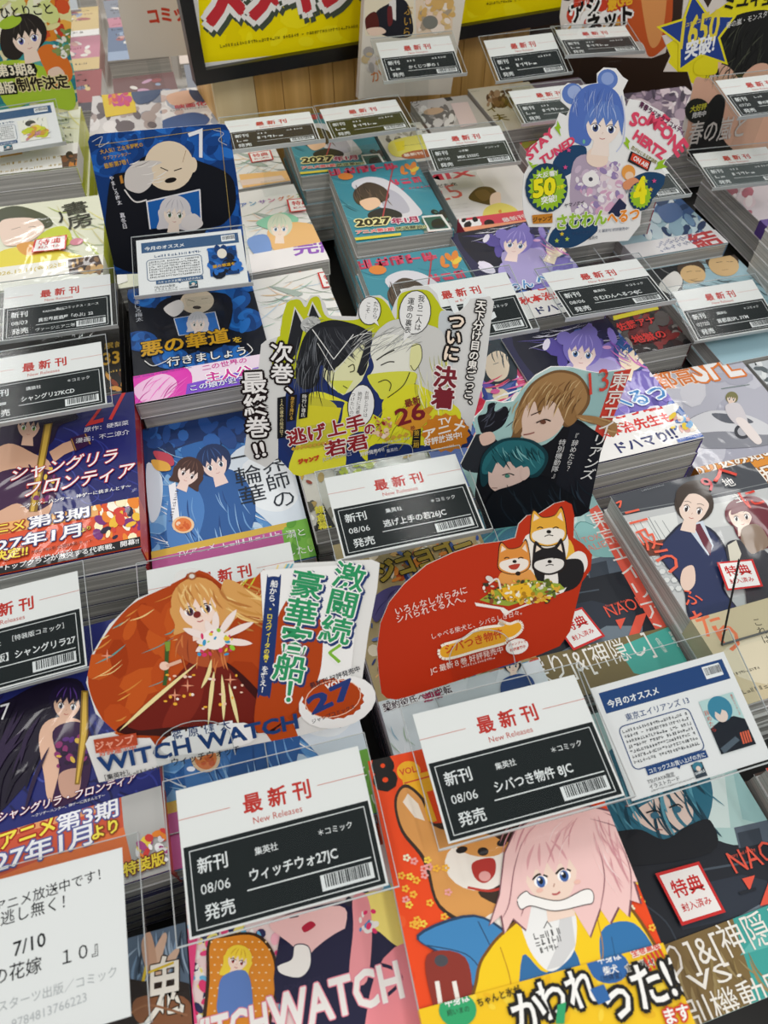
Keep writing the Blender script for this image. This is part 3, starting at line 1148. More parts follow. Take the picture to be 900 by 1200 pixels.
def art_shanglow(a):
    a.poly('#232a70', '-80,700 200,700 230,1100 -80,1100')
    R = random.Random(3)
    for i in range(26):
        x, y = R.uniform(0, 180), R.uniform(800, 950)
        a.line(R.choice(['#333b8f', '#2c3382', '#454fa3', '#171b50']), 1.2, [(x, y), (x + 16, y + 8), (x + 22, y + 24), (x + 8, y + 34), (x - 4, y + 24)], True)
    a.poly('#181026', '-20,850 20,815 60,798 96,800 100,850 60,870 30,920 -20,960', True)
    a.poly('#e0b69c', '46,862 62,842 96,846 104,880 96,930 60,940 52,910', True)
    a.face(79, 826, 18, 6, '#e3bba2', '#1c1230', '#5a3a8a', '#556', ew=.15)
    a.poly('#34153f', '62,858 88,846 106,858 108,890 98,930 62,946 70,900', True)
    a.splat(['#8a2f6a', '#d8b24a', '#241030', '#5a2a7a'], (66, 858, 104, 900), 26, 2, 5, 2)
    a.poly('#c59a86', '70,908 94,902 92,930 74,934', True)
    a.poly('#8a6a24', '96,810 104,810 104,860 94,920 88,920 94,860')
    a.poly('#d8b24a', '98,812 102,812 102,860 92,918 90,918 96,860')
    a.strokes(['#120a20', '#2a1a3c'], (0, 810, 60, 900), 20, 40, 110, 3, 115, 20, 6)
    a.text('7', '#f2f2f4', 1, 845, 12, 842, hs=1.2)
    a.text('シャングリラ・フロンティア', '#f2f0f2', -2, 964, 160, 916, b=.012, skew=.15, out=('#8a1f3a', .05))
    a.text('～クソゲーハンター、神ゲーに挑まんとす～', '#f2f0f2', 38, 959, 124, 934)


def band_shanglow(a):
    a.poly('#b9b9b6', '-80,980 220,890 230,1100 -80,1150')
    a.poly('#d0573a', '-80,1000 143,935 146,970 -80,1060')
    a.poly('#e8a06a', '0,976 140,938 141,946 0,984')
    a.poly('#e7763c', '-80,1060 146,970 158,1020 -80,1100')
    a.text('アニメ', '#f6e64e', 2, 996, 66, 974, b=.03, out=('#a5271b', .09))
    a.text('第3期', '#f4f5fa', 68, 976, 140, 955, b=.02, out=('#5a5f9a', .07), hs=.8)
    a.text('2027年1月', '#f3f4f8', -40, 1034, 110, 987, b=.02, out=('#5a5f9a', .07), hs=.8)
    a.text('より', '#f6e64e', 110, 985, 140, 974, b=.03, out=('#8a4a1b', .09))
    a.splat(['#f2d64a', '#d8413a', '#e9e9ea', '#b04a8a', '#f08a2c', '#fff'], (160, 975, 198, 1015), 34, 3, 8, 4)
    a.text('特装版', '#f4dc3e', 147, 1028, 195, 1012, b=.03, out=('#6a2a1a', .08))


def art_oni(a):
    a.poly('#5d6f83', '-160,1060 240,1040 270,1300 -160,1300')
    a.strokes(['#7f9bb8', '#2e3a48', '#9fb4c8', '#46586c'], (160, 1085, 215, 1140), 30, 20, 60, 1.5, 100, 50, 3)
    a.poly('#d7b59c', '176,1130 190,1096 196,1098 190,1126 206,1112 210,1116 198,1138 190,1150', True)
    a.poly('#c79f84', '166,1106 176,1092 184,1128 172,1136', True)
    a.poly('#2c2420', '100,1150 170,1150 230,1160 240,1250 100,1250', True)
    a.poly('#8a5a3c', '160,1170 215,1168 225,1200 165,1200', True)
    a.text('鬼', '#f3eee2', 170, 1196, 216, 1186, b=.014, hs=1.5, out=('#3a2a1a', .03))
    a.line('#e2c23a', 1.6, '172,1132 168,1150', True)
    a.line('#e2c23a', 1.2, '174,1140 204,1128', True)
    a.line('#9a6a4a', 1, '150,1190 175,1178 220,1190', True)


def art_kekkai(a):
    a.poly('#3f7ec2', '150,460 350,440 400,680 160,720')
    R = random.Random(8)
    a.splat(['#5d97d3', '#2e68ae', '#7fb2e2', '#2a5c9e', '#4d8acb'], (170, 520, 375, 650), 120, 6, 22, 5)
    a.poly('#1b3466', '140,470 345,440 352,505 300,520 250,515 200,530 160,560', True)
    a.splat(['#234a8c', '#16305e', '#2f62aa'], (165, 490, 340, 530), 40, 6, 16, 9)
    a.splat(['#e9f1f8', '#c4dbef'], (260, 610, 360, 640), 14, 4, 12, 4)
    a.strokes(['#a9d0ee', '#dcecf8', '#7ab0e0', '#f4f9fd'], (170, 520, 370, 650), 60, 20, 60, 1.0, 20, 50, 6)
    a.poly('#dfeaf4', '268,540 300,520 345,540 366,600 340,630 300,600 275,590', True)
    a.poly('#eef4f8', '285,545 330,535 350,580 330,600 296,590', True)
    a.poly('#d9e7f3', '172,545 190,560 188,600 176,610', True)
    a.poly('#2f5f9f', '218,568 250,548 285,560 300,600 280,640 232,640 205,610', True)
    a.poly('#4c82c4', '200,580 228,572 240,600 226,640 198,640', True)
    a.strokes(['#6fa0d6', '#224a86', '#8fb8e2'], (205, 570, 290, 640), 22, 20, 50, 1.2, 70, 30, 7)
    a.face(252, 545, 17, -20, '#f3d9d0', '#1e335f', '#3c5f9a', '#246', ew=.15)
    a.face(221, 556, 14, 22, '#f6ddd2', '#4a2f2a', '#7a5548', '#533', ew=.15, long=.3)
    a.poly('#c7485a', '180,530 200,534 204,546 190,546', True)
    a.poly('#e9b34a', '178,540 196,543 200,552 184,552', True)
    a.poly('#f4f7fb', '198,570 206,566 212,620 204,622')
    a.greek('#556', 202, 612, 210, 575, 3)
    a.vtext('一輪華', '#1b2430', 284, 526, 299, 594, ws=1.05)
    a.vtext('結界師の', '#1b2430', 312, 518, 336, 597, ws=1.05)
    a.ell('#f4d2a8', 215, 616, 13, 10)
    a.ell('#e98442', 215, 616, 10, 8)
    a.splat(['#f7dcc0', '#d9642c'], (208, 611, 222, 621), 10, 1, 3, 2)


def band_kekkai(a):
    a.poly('#c15a98', '170,655 330,620 345,700 180,720')
    a.poly('#d7b34a', '170,650 340,612 341,620 170,658')
    a.poly('#77b843', '333,620 400,590 420,700 350,700')
    a.splat(['#8cc653', '#5fa235'], (338, 612, 375, 662), 14, 4, 9, 4)
    a.text('TVアニメ', '#f5e9f1', 208, 655, 252, 645, skew=.2)
    a.greek('#f5e9f1', 262, 644, 330, 629, 5)
    a.text('溺と', '#f4f7ec', 336, 632, 358, 628)
    a.text('したい', '#f4f7ec', 338, 653, 372, 647)


def art_akuno(a):
    a.poly('#0f1420', '130,300 310,290 350,470 150,500')
    for x, y, r in ((175, 345, 26), (268, 350, 26), (285, 375, 24), (165, 400, 20), (290, 330, 20), (200, 420, 22), (270, 420, 24), (235, 425, 20)):
        a.ell('#174f96', x, y, r, r * .6)
        for k in range(7):
            an = k * .9 + x
            a.ell(('#2470c2', '#1c5eac', '#123f7c')[k % 3], x + r * .45 * math.cos(an), y + r * .28 * math.sin(an), r * .42, r * .2, k * 50)
    a.poly('#11141f', '180,375 196,350 265,345 270,380 250,400 200,404', True)
    a.ell('#e8d5ba', 231, 354, 20, 14, -6)
    a.line('#4a3a30', .7, '220,352 228,354', True)
    a.line('#4a3a30', .7, '236,351 244,350', True)
    a.ell('#3a2f2a', 231, 361, 5, 2)
    a.poly('#e7e3df', '192,362 210,352 216,362 204,372', True)
    a.poly('#2a6fc0', '204,374 252,366 258,388 210,394')
    a.line('#e9e9ec', .8, '204,374 252,366 258,388 210,394', closed=True)
    a.face(232, 380, 10, 0, '#f2e2d6', '#d9d6da', '#b9b6bc', '#465', ew=.15, long=.2)
    a.vtext('やましろ梅太', '#cfd4dc', 160, 348, 164, 378)
    a.text('悪の華道', '#d9a520', 166, 418, 270, 400, b=.03, hs=1.15, out=('#0d1018', .05))
    a.text('を', '#e3bb3a', 274, 403, 284, 401, b=.02)
    a.text('行きましょう', '#f2f1ee', 196, 430, 289, 416, b=.012, hs=1.1, out=('#10131c', .06))
    a.line('#f2f1ee', .9, '170,424 180,430 196,424', True)
    a.line('#f2f1ee', .9, '285,420 296,412 290,404', True)


def band_akuno(a):
    a.poly('#f0dcec', '130,445 320,410 350,480 150,510')
    a.poly('#e23fb4', '150,446 215,432 225,455 205,480 150,480', True)
    a.poly('#f3c3e4', '158,456 190,440 208,450 196,468 170,474', True)
    a.strokes(['#c22a98', '#ee6cc8'], (152, 440, 222, 470), 22, 14, 34, 1.2, 140, 25, 3)
    a.poly('#7f4fd0', '220,452 320,428 330,470 215,485')
    a.text('二の世界の', '#d0349a', 238, 436, 290, 426, b=.01)
    a.text('主人公', '#d0349a', 243, 450, 296, 440, b=.03, hs=1.1, out=('#fff', .08))
    a.text('この娘が迎える', '#f2f2fa', 224, 460, 300, 446, b=.012, out=('#3a3fa0', .06))
    a.greek('#fff', 232, 470, 290, 460, 2.6)
    a.greek('#3a52b0', 154, 446, 226, 433, 1.8)


def art_ng(a):
    a.poly('#c9c8bd', '340,500 560,480 600,680 360,720')
    a.splat(['#8f8a7a', '#e6e4da', '#6d7a4a', '#b39a5e', '#d8d6cb', '#57564e', '#f1f0ea', '#c5a23a', '#8d3f2c'], (350, 515, 575, 690), 330, 2, 7, 4)
    a.splat(['#b6c63a', '#8fb030'], (395, 535, 440, 565), 10, 3, 7, 6)
    a.poly('#1c1c1a', '368,625 378,590 405,640 415,700 380,700')
    a.vtext('鎌倉幕府奪還', '#e2d93a', 374, 594, 386, 652, b=.02)
    a.vtext('完全決着編', '#e2d93a', 384, 618, 396, 655, b=.02)


def art_c1(a):
    a.poly('#b8a678', '420,630 580,600 660,860 440,900')
    a.splat(['#e08a3a', '#3f5fa8', '#d9d2be', '#c85a2c', '#2c3f7c', '#efc27a', '#6c86c4', '#8c6a3a', '#f1e6cc'], (435, 630, 660, 800), 420, 2.5, 8, 6, asp=5)
    a.strokes(['#e79a4a', '#f0dfb8', '#3c58a4', '#c9682f'], (440, 690, 640, 790), 120, 12, 40, 1.4, -20, 20, 8)
    a.poly('#5b5590', '434,708 450,692 472,688 476,710 456,716 440,730', True)
    a.strokes(['#77719f', '#413c74'], (436, 690, 474, 716), 14, 14, 28, 1.1, 120, 25, 2)
    a.text('ジゴヨゴー', '#a8923a', 446, 682, 556, 646, b=.05, hs=1.25, out=('#2b2a18', .06))


def band_c1(a):
    a.poly('#dbe5ea', '420,800 660,745 680,900 430,920')
    for k in range(12):
        x = 432 + k * 17
        a.poly(('#e9a24a', '#6aa7c9', '#d9575a')[k % 3], [(x, 826 - k * 4.4), (x + 17, 821 - k * 4.4), (x + 9, 812 - k * 4.4)])
    a.text('異世界人生', '#6f9a3a', 512, 806, 572, 788, b=.03, out=('#eef2e8', .06))
    a.text('への', '#55606a', 452, 831, 474, 825)
    a.text('契約彼氏への逆転', '#4a3a44', 450, 835, 530, 812, b=.02, out=('#f3f6f7', .06))
    a.text('逆転', '#a8325a', 497, 824, 518, 818, b=.04)
    a.strokes(['#8fb6c9', '#f2f6f8', '#9fb9a0', '#d3dee4'], (440, 840, 560, 885), 50, 12, 34, 1.1, 60, 60, 5)
    a.face(600, 782, 9, -8, '#f2ddcb', '#2a3038', None, '#345', ew=.16)
    a.poly('#2f4f8a', '588,800 606,792 622,796 624,812 590,818', True)


for (nm, cx, cy, z, w, h, t, yaw, n, label, kw, ud) in [
    ('shiba', 84, 46, -417, 126, 182, 17, -2.8, 6, 'orange comic with a pink-haired girl in a yellow jacket, at the bottom centre', dict(
        art=art_shiba, cover='#ee4a14', spine='#ee4a14', band=((700, 1126), '#f6c818', band_shiba)), ('orange comic under the pink-haired girl cover', '#ee4a14', '#8a3a22')),
    ('witch', -34, 13, -440, 113, 174, 17, -.8, 6, 'pink and navy comic with a big red-lipped woman, half under the nearest price card', dict(
        art=art_witch, cover='#f0d8d6', spine='#d8447f'), ('pink comic below the red-lipped woman cover', '#f0d8d6', '#f4e27a')),
    ('talow', 205, 62, -472, 113, 174, 17, 1.5, 4, 'dark comic with teal hair and red sticker, at the bottom right corner', dict(
        art=art_talow, cover='#b5d7d4', spine='#20252e', band=((845, 1082), '#806a3f', band_talow), sticker='766,1025 817,1011 848,1070 797,1086'), ('dark teal-haired comic in the bottom right stack', '#20252e', '#20252e')),
    ('taup', 210, 245, -464, 112, 174, 17, -1.5, 4, 'pale teal comic with red side strip, right behind the round red board', dict(
        art=art_taup, cover='#b5d7d4', spine='#b0413a', band=((690, 757), '#7f7049', band_taup), sticker='643,726 681,714 708,748 671,765'), ('pale teal comic behind the round red board', '#b5d7d4', '#b0413a')),
    ('kyuu', 330, 208, -436, 127, 182, 18, 1.2, 6, 'comic with a man in a navy suit and orange brush lettering, at the right edge', dict(
        art=art_kyuu, cover='#c3c6c6', spine='#44484f', band=((812, 727), '#cdbf9c', band_kyuu), sticker='838,662 880,658 892,690 850,695'), ('navy suit comic at the right edge', '#d9dad6', '#44484f')),
    ('shang', -152, 437, -436, 113, 179, 20, -1.2, 4, 'navy comic with a sword woman and white slanted title, left edge', dict(
        art=art_shang, cover='#1e2268', spine='#b8242c', band=((70, 602), '#e0532b', band_shang)), ('navy sword woman comic, left edge', '#2a2c4a', '#b8242c')),
    ('shanglow', -154, 202, -436, 113, 174, 17, 1.5, 6, 'navy special edition comic with long black hair, in front of the thick left stack', dict(
        art=art_shanglow, cover='#232a70', spine='#b8242c', band=((70, 957), '#d0573a', band_shanglow)), ('navy special edition comic', '#2a2c4a', '#b8242c')),
    ('oni', -156, 0, -440, 128, 182, 17, -1, 4, 'brown and blue comic lettered with one white character, bottom left', dict(
        art=art_oni, cover='#5d6f83', spine='#3a3a40'), ('brown and blue comic, bottom left', '#5d6f83', '#3a3a40')),
    ('kekkai', -33, 415, -466, 126, 182, 17, -.2, 4, 'watery blue comic with an embracing couple, under the tall white lettered board', dict(
        art=art_kekkai, cover='#3f7ec2', spine='#d8a0b8', band=((345, 612), '#77b843', band_kekkai)), ('watery blue couple comic', '#3f7ec2', '#d8a0b8')),
    ('akuno', -29, 597, -437, 127, 180, 17, -.2, 6, 'black and blue rose comic with gold title and pink band', dict(
        art=art_akuno, cover='#0f1420', spine='#174f96', band=((230, 430), '#f0dcec', band_akuno)), ('black and blue rose comic', '#174f96', '#174f96')),
    ('ng', 89, 420, -445, 113, 174, 17, 0, 4, 'comic with a crowded grey collage cover under the centre price card', dict(
        art=art_ng, cover='#c9c8bd', spine='#1c1c1a'), ('grey collage comic', '#3a3a34', '#1c1c1a')),
    ('c1', 100, 231, -446, 113, 174, 13, .5, 7, 'busy orange and blue comic with gold title, behind the round red board', dict(
        art=art_c1, cover='#b8a678', spine='#3f5fa8', band=((520, 803), '#dbe5ea', band_c1)), ('busy orange and blue comic', '#26303a', '#3f5fa8')),
]:
    b = book(cx, cy, z, w, h, t, yaw, label, **kw)
    if nm == 'kekkai':
        BLUE = b
    under(cx, cy, z, w, h, t, yaw, n, ud[0], ud[1], ud[2])
# second stack of the blue couple comic
c = copy_tree(BLUE)
c.location = (-.034, .209, (CAMZ - 446 - 17) / 1000)
c['label'] = 'watery blue comic hidden mostly by the orange witch girl board'
under(-34, 209, -446, 126, 180, 17, -.2, 4, 'watery blue comic behind the orange witch girl board', '#3f7ec2', '#d8a0b8')

# ---------------------------------------------------------------- covers in the middle and back rows
def art_samu(a):
    a.poly('#2a2a4e', '560,380 740,350 860,540 640,580')
    a.poly('#16182c', '600,395 660,385 690,430 640,450', True)
    a.strokes(['#e8e6f4', '#c9c6ea', '#6a5fae'], (600, 385, 720, 410), 14, 20, 60, 1.2, -12, 20, 3)
    a.poly('#7d6fc0', '690,420 730,398 770,430 780,480 730,500 700,470', True)
    a.splat(['#8f7fd0', '#5b4fa0', '#b7a9e6', '#4a6fc0', '#d9a0d0', '#e9e4f4'], (640, 390, 800, 520), 90, 4, 14, 5)
    a.poly('#a99fd0', '664,428 720,424 738,470 690,480', True)
    a.ell('#8479c8', 661, 397, 9, 8)
    a.ell('#8479c8', 690, 391, 10, 9)
    a.face(682, 414, 19, 8, '#f6dfd8', '#8479c8', '#b5a9e8', '#57a', ew=.2)
    a.face(741, 418, 19, 20, '#f4e2c8', '#35568f', '#d87ac0', '#567', ew=.05)
    a.strokes(['#d87ac0', '#8f5fc0', '#3f6fb0'], (712, 395, 755, 425), 16, 14, 30, 1.6, 40, 40, 4)
    a.text('へるつ', '#3f86c4', 722, 482, 784, 466, b=.02, hs=1.2, out=('#e6eef8', .08))
    a.text('さむわん', '#3f86c4', 650, 500, 715, 484, b=.02, hs=1.2, out=('#e6eef8', .08))


def band_samu(a):
    a.poly('#f2f1ee', '640,500 810,460 860,540 680,580')
    a.text('「こち亀」', '#d8322c', 712, 495, 775, 479, b=.035, hs=1.05)
    a.text('秋本治先生も', '#d8322c', 700, 516, 790, 494, b=.035, hs=1.1)
    a.text('ドハマり', '#28306a', 726, 532, 784, 517, b=.03, hs=1.0)
    a.text('!!', '#28306a', 786, 516, 794, 514, b=.03)
    a.splat(['#7fb2dc', '#e8c83a', '#d9a9a0', '#f2e6d8', '#4a6fae'], (786, 476, 822, 506), 44, 2, 6, 3)
    a.poly('#3f62b0', '792,517 828,508 830,512 794,521')
    a.greek('#f2f1ee', 796, 518, 826, 511, 1.4)


def art_hat(a):
    a.poly('#5a74b4', '540,370 720,350 720,540 600,580')
    a.splat(['#e86aa8', '#f2b56a', '#8fd0d8', '#f4e6c0', '#d8507a', '#7a5fc0', '#f6f0ea', '#f08a5a', '#3a4fa0'], (555, 395, 640, 520), 190, 4, 14, 7, asp=4)
    a.poly('#3d5cc0', '558,392 585,380 612,392 622,412 596,420 566,418', True)
    a.poly('#2c3a44', '560,408 596,400 606,440 590,450 566,446', True)
    a.poly('#f3e2c8', '570,420 584,412 596,422 594,442 580,448 570,438', True)
    a.strokes(['#27333c', '#3a4a54'], (562, 405, 600, 415), 8, 10, 20, 1.2, 80, 20, 3)
    a.line('#445', .6, '578,428 584,426')
    a.strokes(['#f07ab0', '#f6c08a', '#fff', '#e8506a'], (560, 446, 640, 480), 18, 16, 36, 2, -20, 10, 9)
    a.splat(['#e0445c', '#f4f0ee', '#d8304a'], (548, 475, 600, 500), 26, 4, 9, 2)


def art_spl(a):
    a.poly('#b9bac6', '680,420 900,380 1060,600 780,660')
    a.splat(['#c9cad4', '#adaebc', '#d5d5dc'], (740, 430, 900, 560), 30, 8, 24, 3)
    a.text('首都高', '#e07a2a', 752, 460, 818, 447, b=.02, hs=1.25, out=('#f2e6dc', .05))
    a.text('SPL', '#f3f1ee', 818, 448, 872, 439, b=.03, hs=1.75, out=('#e07a2a', .07))
    a.line('#5f7a6f', .8, '845,456 878,451')
    a.greek('#7d6f66', 780, 437, 812, 432, 2)
    a.poly('#8d8f98', '798,500 830,482 870,486 900,500 905,520 850,526 812,522', True)
    a.poly('#d9dade', '800,498 832,482 872,486 902,500 900,510 850,506 806,508', True)
    a.poly('#5e626c', '834,485 868,488 882,496 850,496', True)
    a.ell('#3a3c44', 870, 506, 10, 9)
    a.ell('#b9bac0', 870, 506, 6, 5.5)
    a.face(857, 468, 6, 10, '#ecd5c4', '#7d7a4c', None, '#444')
    a.poly('#d7d2d6', '850,476 866,474 876,496 866,500 854,490', True)
    a.poly('#eee4e0', '862,494 872,492 892,516 884,520', True)


def band_spl(a):
    a.poly('#e59430', '760,535 1010,490 1060,640 800,660')
    a.text('「首都高SPL」始', '#fbf3e6', 842, 535, 912, 517, b=.008)
    a.text('のめり込み始めた', '#fbf3e6', 796, 565, 925, 528, b=.025, out=('#8a4f10', .05))
    a.text('人生の選択', '#fbf3e6', 810, 590, 912, 560, b=.025, out=('#8a4f10', .05))


def art_red(a):
    a.poly('#2a2022', '700,360 830,330 850,430 720,440')
    a.poly('#5c1c22', '720,365 800,345 812,395 740,405')
    a.splat(['#3a2a2a', '#7d2a2a', '#514a48', '#1c1a1c', '#8b8580'], (715, 355, 815, 415), 70, 3, 10, 4)
    a.poly('#d6c92f', '718,371 770,359 772,363 719,376')
    a.text('佐藤アナ', '#d5302c', 726, 388, 770, 378, b=.03, hs=1.2, out=('#2a1214', .08))
    a.text('地獄の', '#d5302c', 744, 403, 782, 395, b=.03, hs=1.1, out=('#2a1214', .08))


def art_men(a):
    a.poly('#9fc1cc', '700,270 900,240 960,380 740,400')
    a.poly('#1e2124', '715,300 780,285 800,320 790,350 730,350', True)
    a.strokes(['#0f1214', '#4a4f52', '#2a2e30', '#7d7f7e'], (720, 292, 800, 350), 40, 20, 50, 2.2, 25, 30, 3)
    a.poly('#e4e2dc', '772,335 790,318 800,330 788,345', True)
    for cx, cy, r in ((812, 322, 15), (848, 311, 18)):
        a.ell('#4a3c30', cx - 2, cy - 6, r * 1.1, r * .8, 8)
        a.ell('#d9b783', cx, cy, r, r * .72, 10)
        a.line('#3a3028', .8, [(cx - r * .5, cy - 3), (cx - r * .1, cy - 4)])
        a.line('#3a3028', .8, [(cx + r * .2, cy - 4), (cx + r * .6, cy - 4)])
        a.line('#7d5030', .6, [(cx - 2, cy + 6), (cx + 5, cy + 5)])
    a.strokes(['#2f5a6a', '#234048', '#5f8f9f'], (800, 325, 890, 345), 34, 14, 40, 1.6, 10, 40, 5)


def art_ketsu(a):
    a.poly('#a8c8d2', '700,220 880,190 940,300 740,310')
    a.splat(['#6f93b4', '#c4dbe2', '#3f5f8f', '#8fb0c0', '#2c4468', '#dde8ea'], (755, 225, 850, 275), 80, 4, 12, 5)
    a.poly('#55709c', '770,246 790,238 800,252 782,262', True)


def band_ketsu(a):
    a.poly('#e9e9ea', '740,270 900,240 940,330 760,330')
    a.text('結', '#c0484a', 818, 293, 849, 286, b=.03)
    for k in range(6):
        a.greek('#5f6fa0', 772 + k * 7, 292 - k * 2, 778 + k * 8, 284 - k * 2, 4)
        a.greek('#5f6fa0', 776 + k * 7, 297 - k * 2, 783 + k * 8, 291 - k * 2, 4)


def art_blackgold(a):
    a.poly('#1d1a16', '0,330 170,310 180,500 0,520')
    a.text('334', '#b98f2e', 121, 428, 152, 423, b=.03, hs=1.5)
    a.text('累計', '#a98a3a', 122, 409, 146, 405, b=.02)
    a.splat(['#c4702a', '#8a3a1e', '#e0a04a', '#4a2a1a'], (120, 440, 165, 480), 40, 3, 9, 3)
    a.greek('#c9a54a', 124, 438, 152, 433, 3)


def herb(a, dx, dy, k):
    """pale yellow-green cover: reclining dark-haired face with green cloth"""
    def P(q): return [(dx + u * k, dy + v * k) for u, v in pts(q)]
    a.poly('#e4e6cf', P('-40,-12 200,-30 240,130 -40,130'))
    a.strokes(['#c3d07a', '#e9e49a', '#b4c0a0', '#f2f2e4', '#d9d4a0'], (dx, dy, dx + 130 * k, dy + 90 * k), 70, 20 * k, 60 * k, 2.4, 20, 60, 4)
    a.poly('#4a4f3a', P('-5,10 20,2 52,12 62,24 40,30 8,28'), True)
    a.poly('#ecd3c2', P('0,22 20,16 44,18 52,30 34,44 6,48'), True)
    a.line('#5a4636', .9, P('14,30 24,27'))
    a.line('#5a4636', .9, P('34,27 42,26'))
    a.poly('#c9d23c', P('50,34 76,26 84,44 60,58 30,62'), True)
    a.poly('#e8d84a', P('0,56 40,50 100,62 90,74 0,76'), True)
    a.poly('#e0a04a', P('20,48 44,44 52,56 30,60'), True)
    a.ell('#d98a9a', dx + 90 * k, dy + 44 * k, 8 * k, 4 * k, -10)


def art_herb(a):
    herb(a, 0, 240, 1)
    a.text('ノ', '#2f2f2a', 70, 262, 82, 257, b=.02, hs=1.6)
    a.vtext('書房', '#2f2f2a', 86, 238, 96, 268, b=.01)
    a.splat(['#3a3a30', '#5a5a48'], (80, 238, 100, 270), 4, 1, 3, 2)


def art_herb_far(a):
    herb(a, -40, 120, .9)
    for i in range(5):
        a.greek('#3a3a32', 70 + i * 2, 134 + i * 9, 80 + i * 2, 132 + i * 9, 6)


def band_herb_far(a):
    a.poly('#efeee8', '-60,185 120,165 130,230 -60,230')
    a.poly('#e6a63a', '-20,181 26,174 27,182 -20,190')
    a.greek('#b79a3a', -5, 197, 74, 186, 7)
    a.greek('#b79a3a', -5, 205, 74, 195, 6)
    a.poly('#5b4538', '72,184 100,180 106,196 74,199')
    a.splat(['#8a5a3a', '#c4803a', '#3a2c26'], (74, 183, 104, 196), 14, 2, 5, 2)


def band_herb(a):
    a.poly('#f0efe4', '-60,296 140,280 150,350 -60,350')
    a.text('2026.12.11(金)公開', '#c9b23a', -8, 326, 78, 313, b=.012)
    a.text('年10月日本', '#c9b23a', 6, 313, 66, 304, b=.01)
    a.poly('#4a3a34', '80,306 116,301 124,321 82,324')
    a.splat(['#8a6a4a', '#c4a06a', '#2a2422'], (82, 304, 118, 321), 16, 2, 5, 3)


def art_strip(a):
    herb(a, 60, 190, 1.2)
    a.line('#555', 1, '98,206 108,200 112,208 102,212', True)
    a.line('#555', 1, '106,218 118,216 112,232', True)
    a.poly('#d7e04a', '104,220 120,232 116,242 104,236', True)
    a.poly('#f3f3ee', '108,270 140,262 150,330 122,340')


def art_uns(a, y0=310, x0=295, k=1.):
    def P(q): return [(x0 + u * k, y0 + v * k) for u, v in pts(q)]
    a.poly('#ecebe6', P('-80,-30 200,-40 260,160 -60,180'))
    a.strokes(['#b9c4b2', '#8f9a90', '#d8dcd2', '#e9c9a0', '#a8cdb8', '#f2d9c4', '#c8d8e4'], (x0, y0 + 22 * k, x0 + 110 * k, y0 + 78 * k), 60, 16 * k, 50 * k, 1.6, -10, 60, 4)
    a.poly('#aab8ae', P('20,26 60,34 40,44 70,46'), True)
    for i, c in enumerate(('#3f6fc0', '#3f9ac0', '#8a5fb0', '#d0508a', '#e0703a', '#e0a03a', '#7fb84a', '#3f9a7a')):
        a.text('アンサングシン'[i % 7], c, x0 + (2 + i * 13) * k, y0 + (18 - i * 2.2) * k, x0 + (12 + i * 13) * k, y0 + (16.5 - i * 2.2) * k, b=.01)


def art_uns_mid(a):
    art_uns(a, 228, 280, .85)
    a.poly('#8fd0b0', '300,262 330,250 350,258 330,272', True)
    a.poly('#f0c080', '315,268 360,262 400,285 405,300 330,300', True)
    a.face(328, 268, 12, 0, '#f6e2d0', '#d8e0c8', '#a8c8b0', '#8ac', ew=.2)
    a.poly('#7fa0d8', '290,282 312,276 318,296 300,300', True)
    a.text('アンサング', '#c46ab0', 330, 300, 396, 292, b=.02, hs=1.3)


def band_uns_mid(a):
    a.poly('#f4f0ee', '280,292 420,280 430,360 290,360')
    a.text('完結', '#9a5fc0', 345, 300, 405, 293, b=.03)


def art_uns_far(a):
    art_uns(a, 160, 262, .75)
    a.poly('#f0c080', '280,205 340,200 345,220 285,222')
    a.poly('#e9d2c0', '280,212 330,206 335,212 284,218')


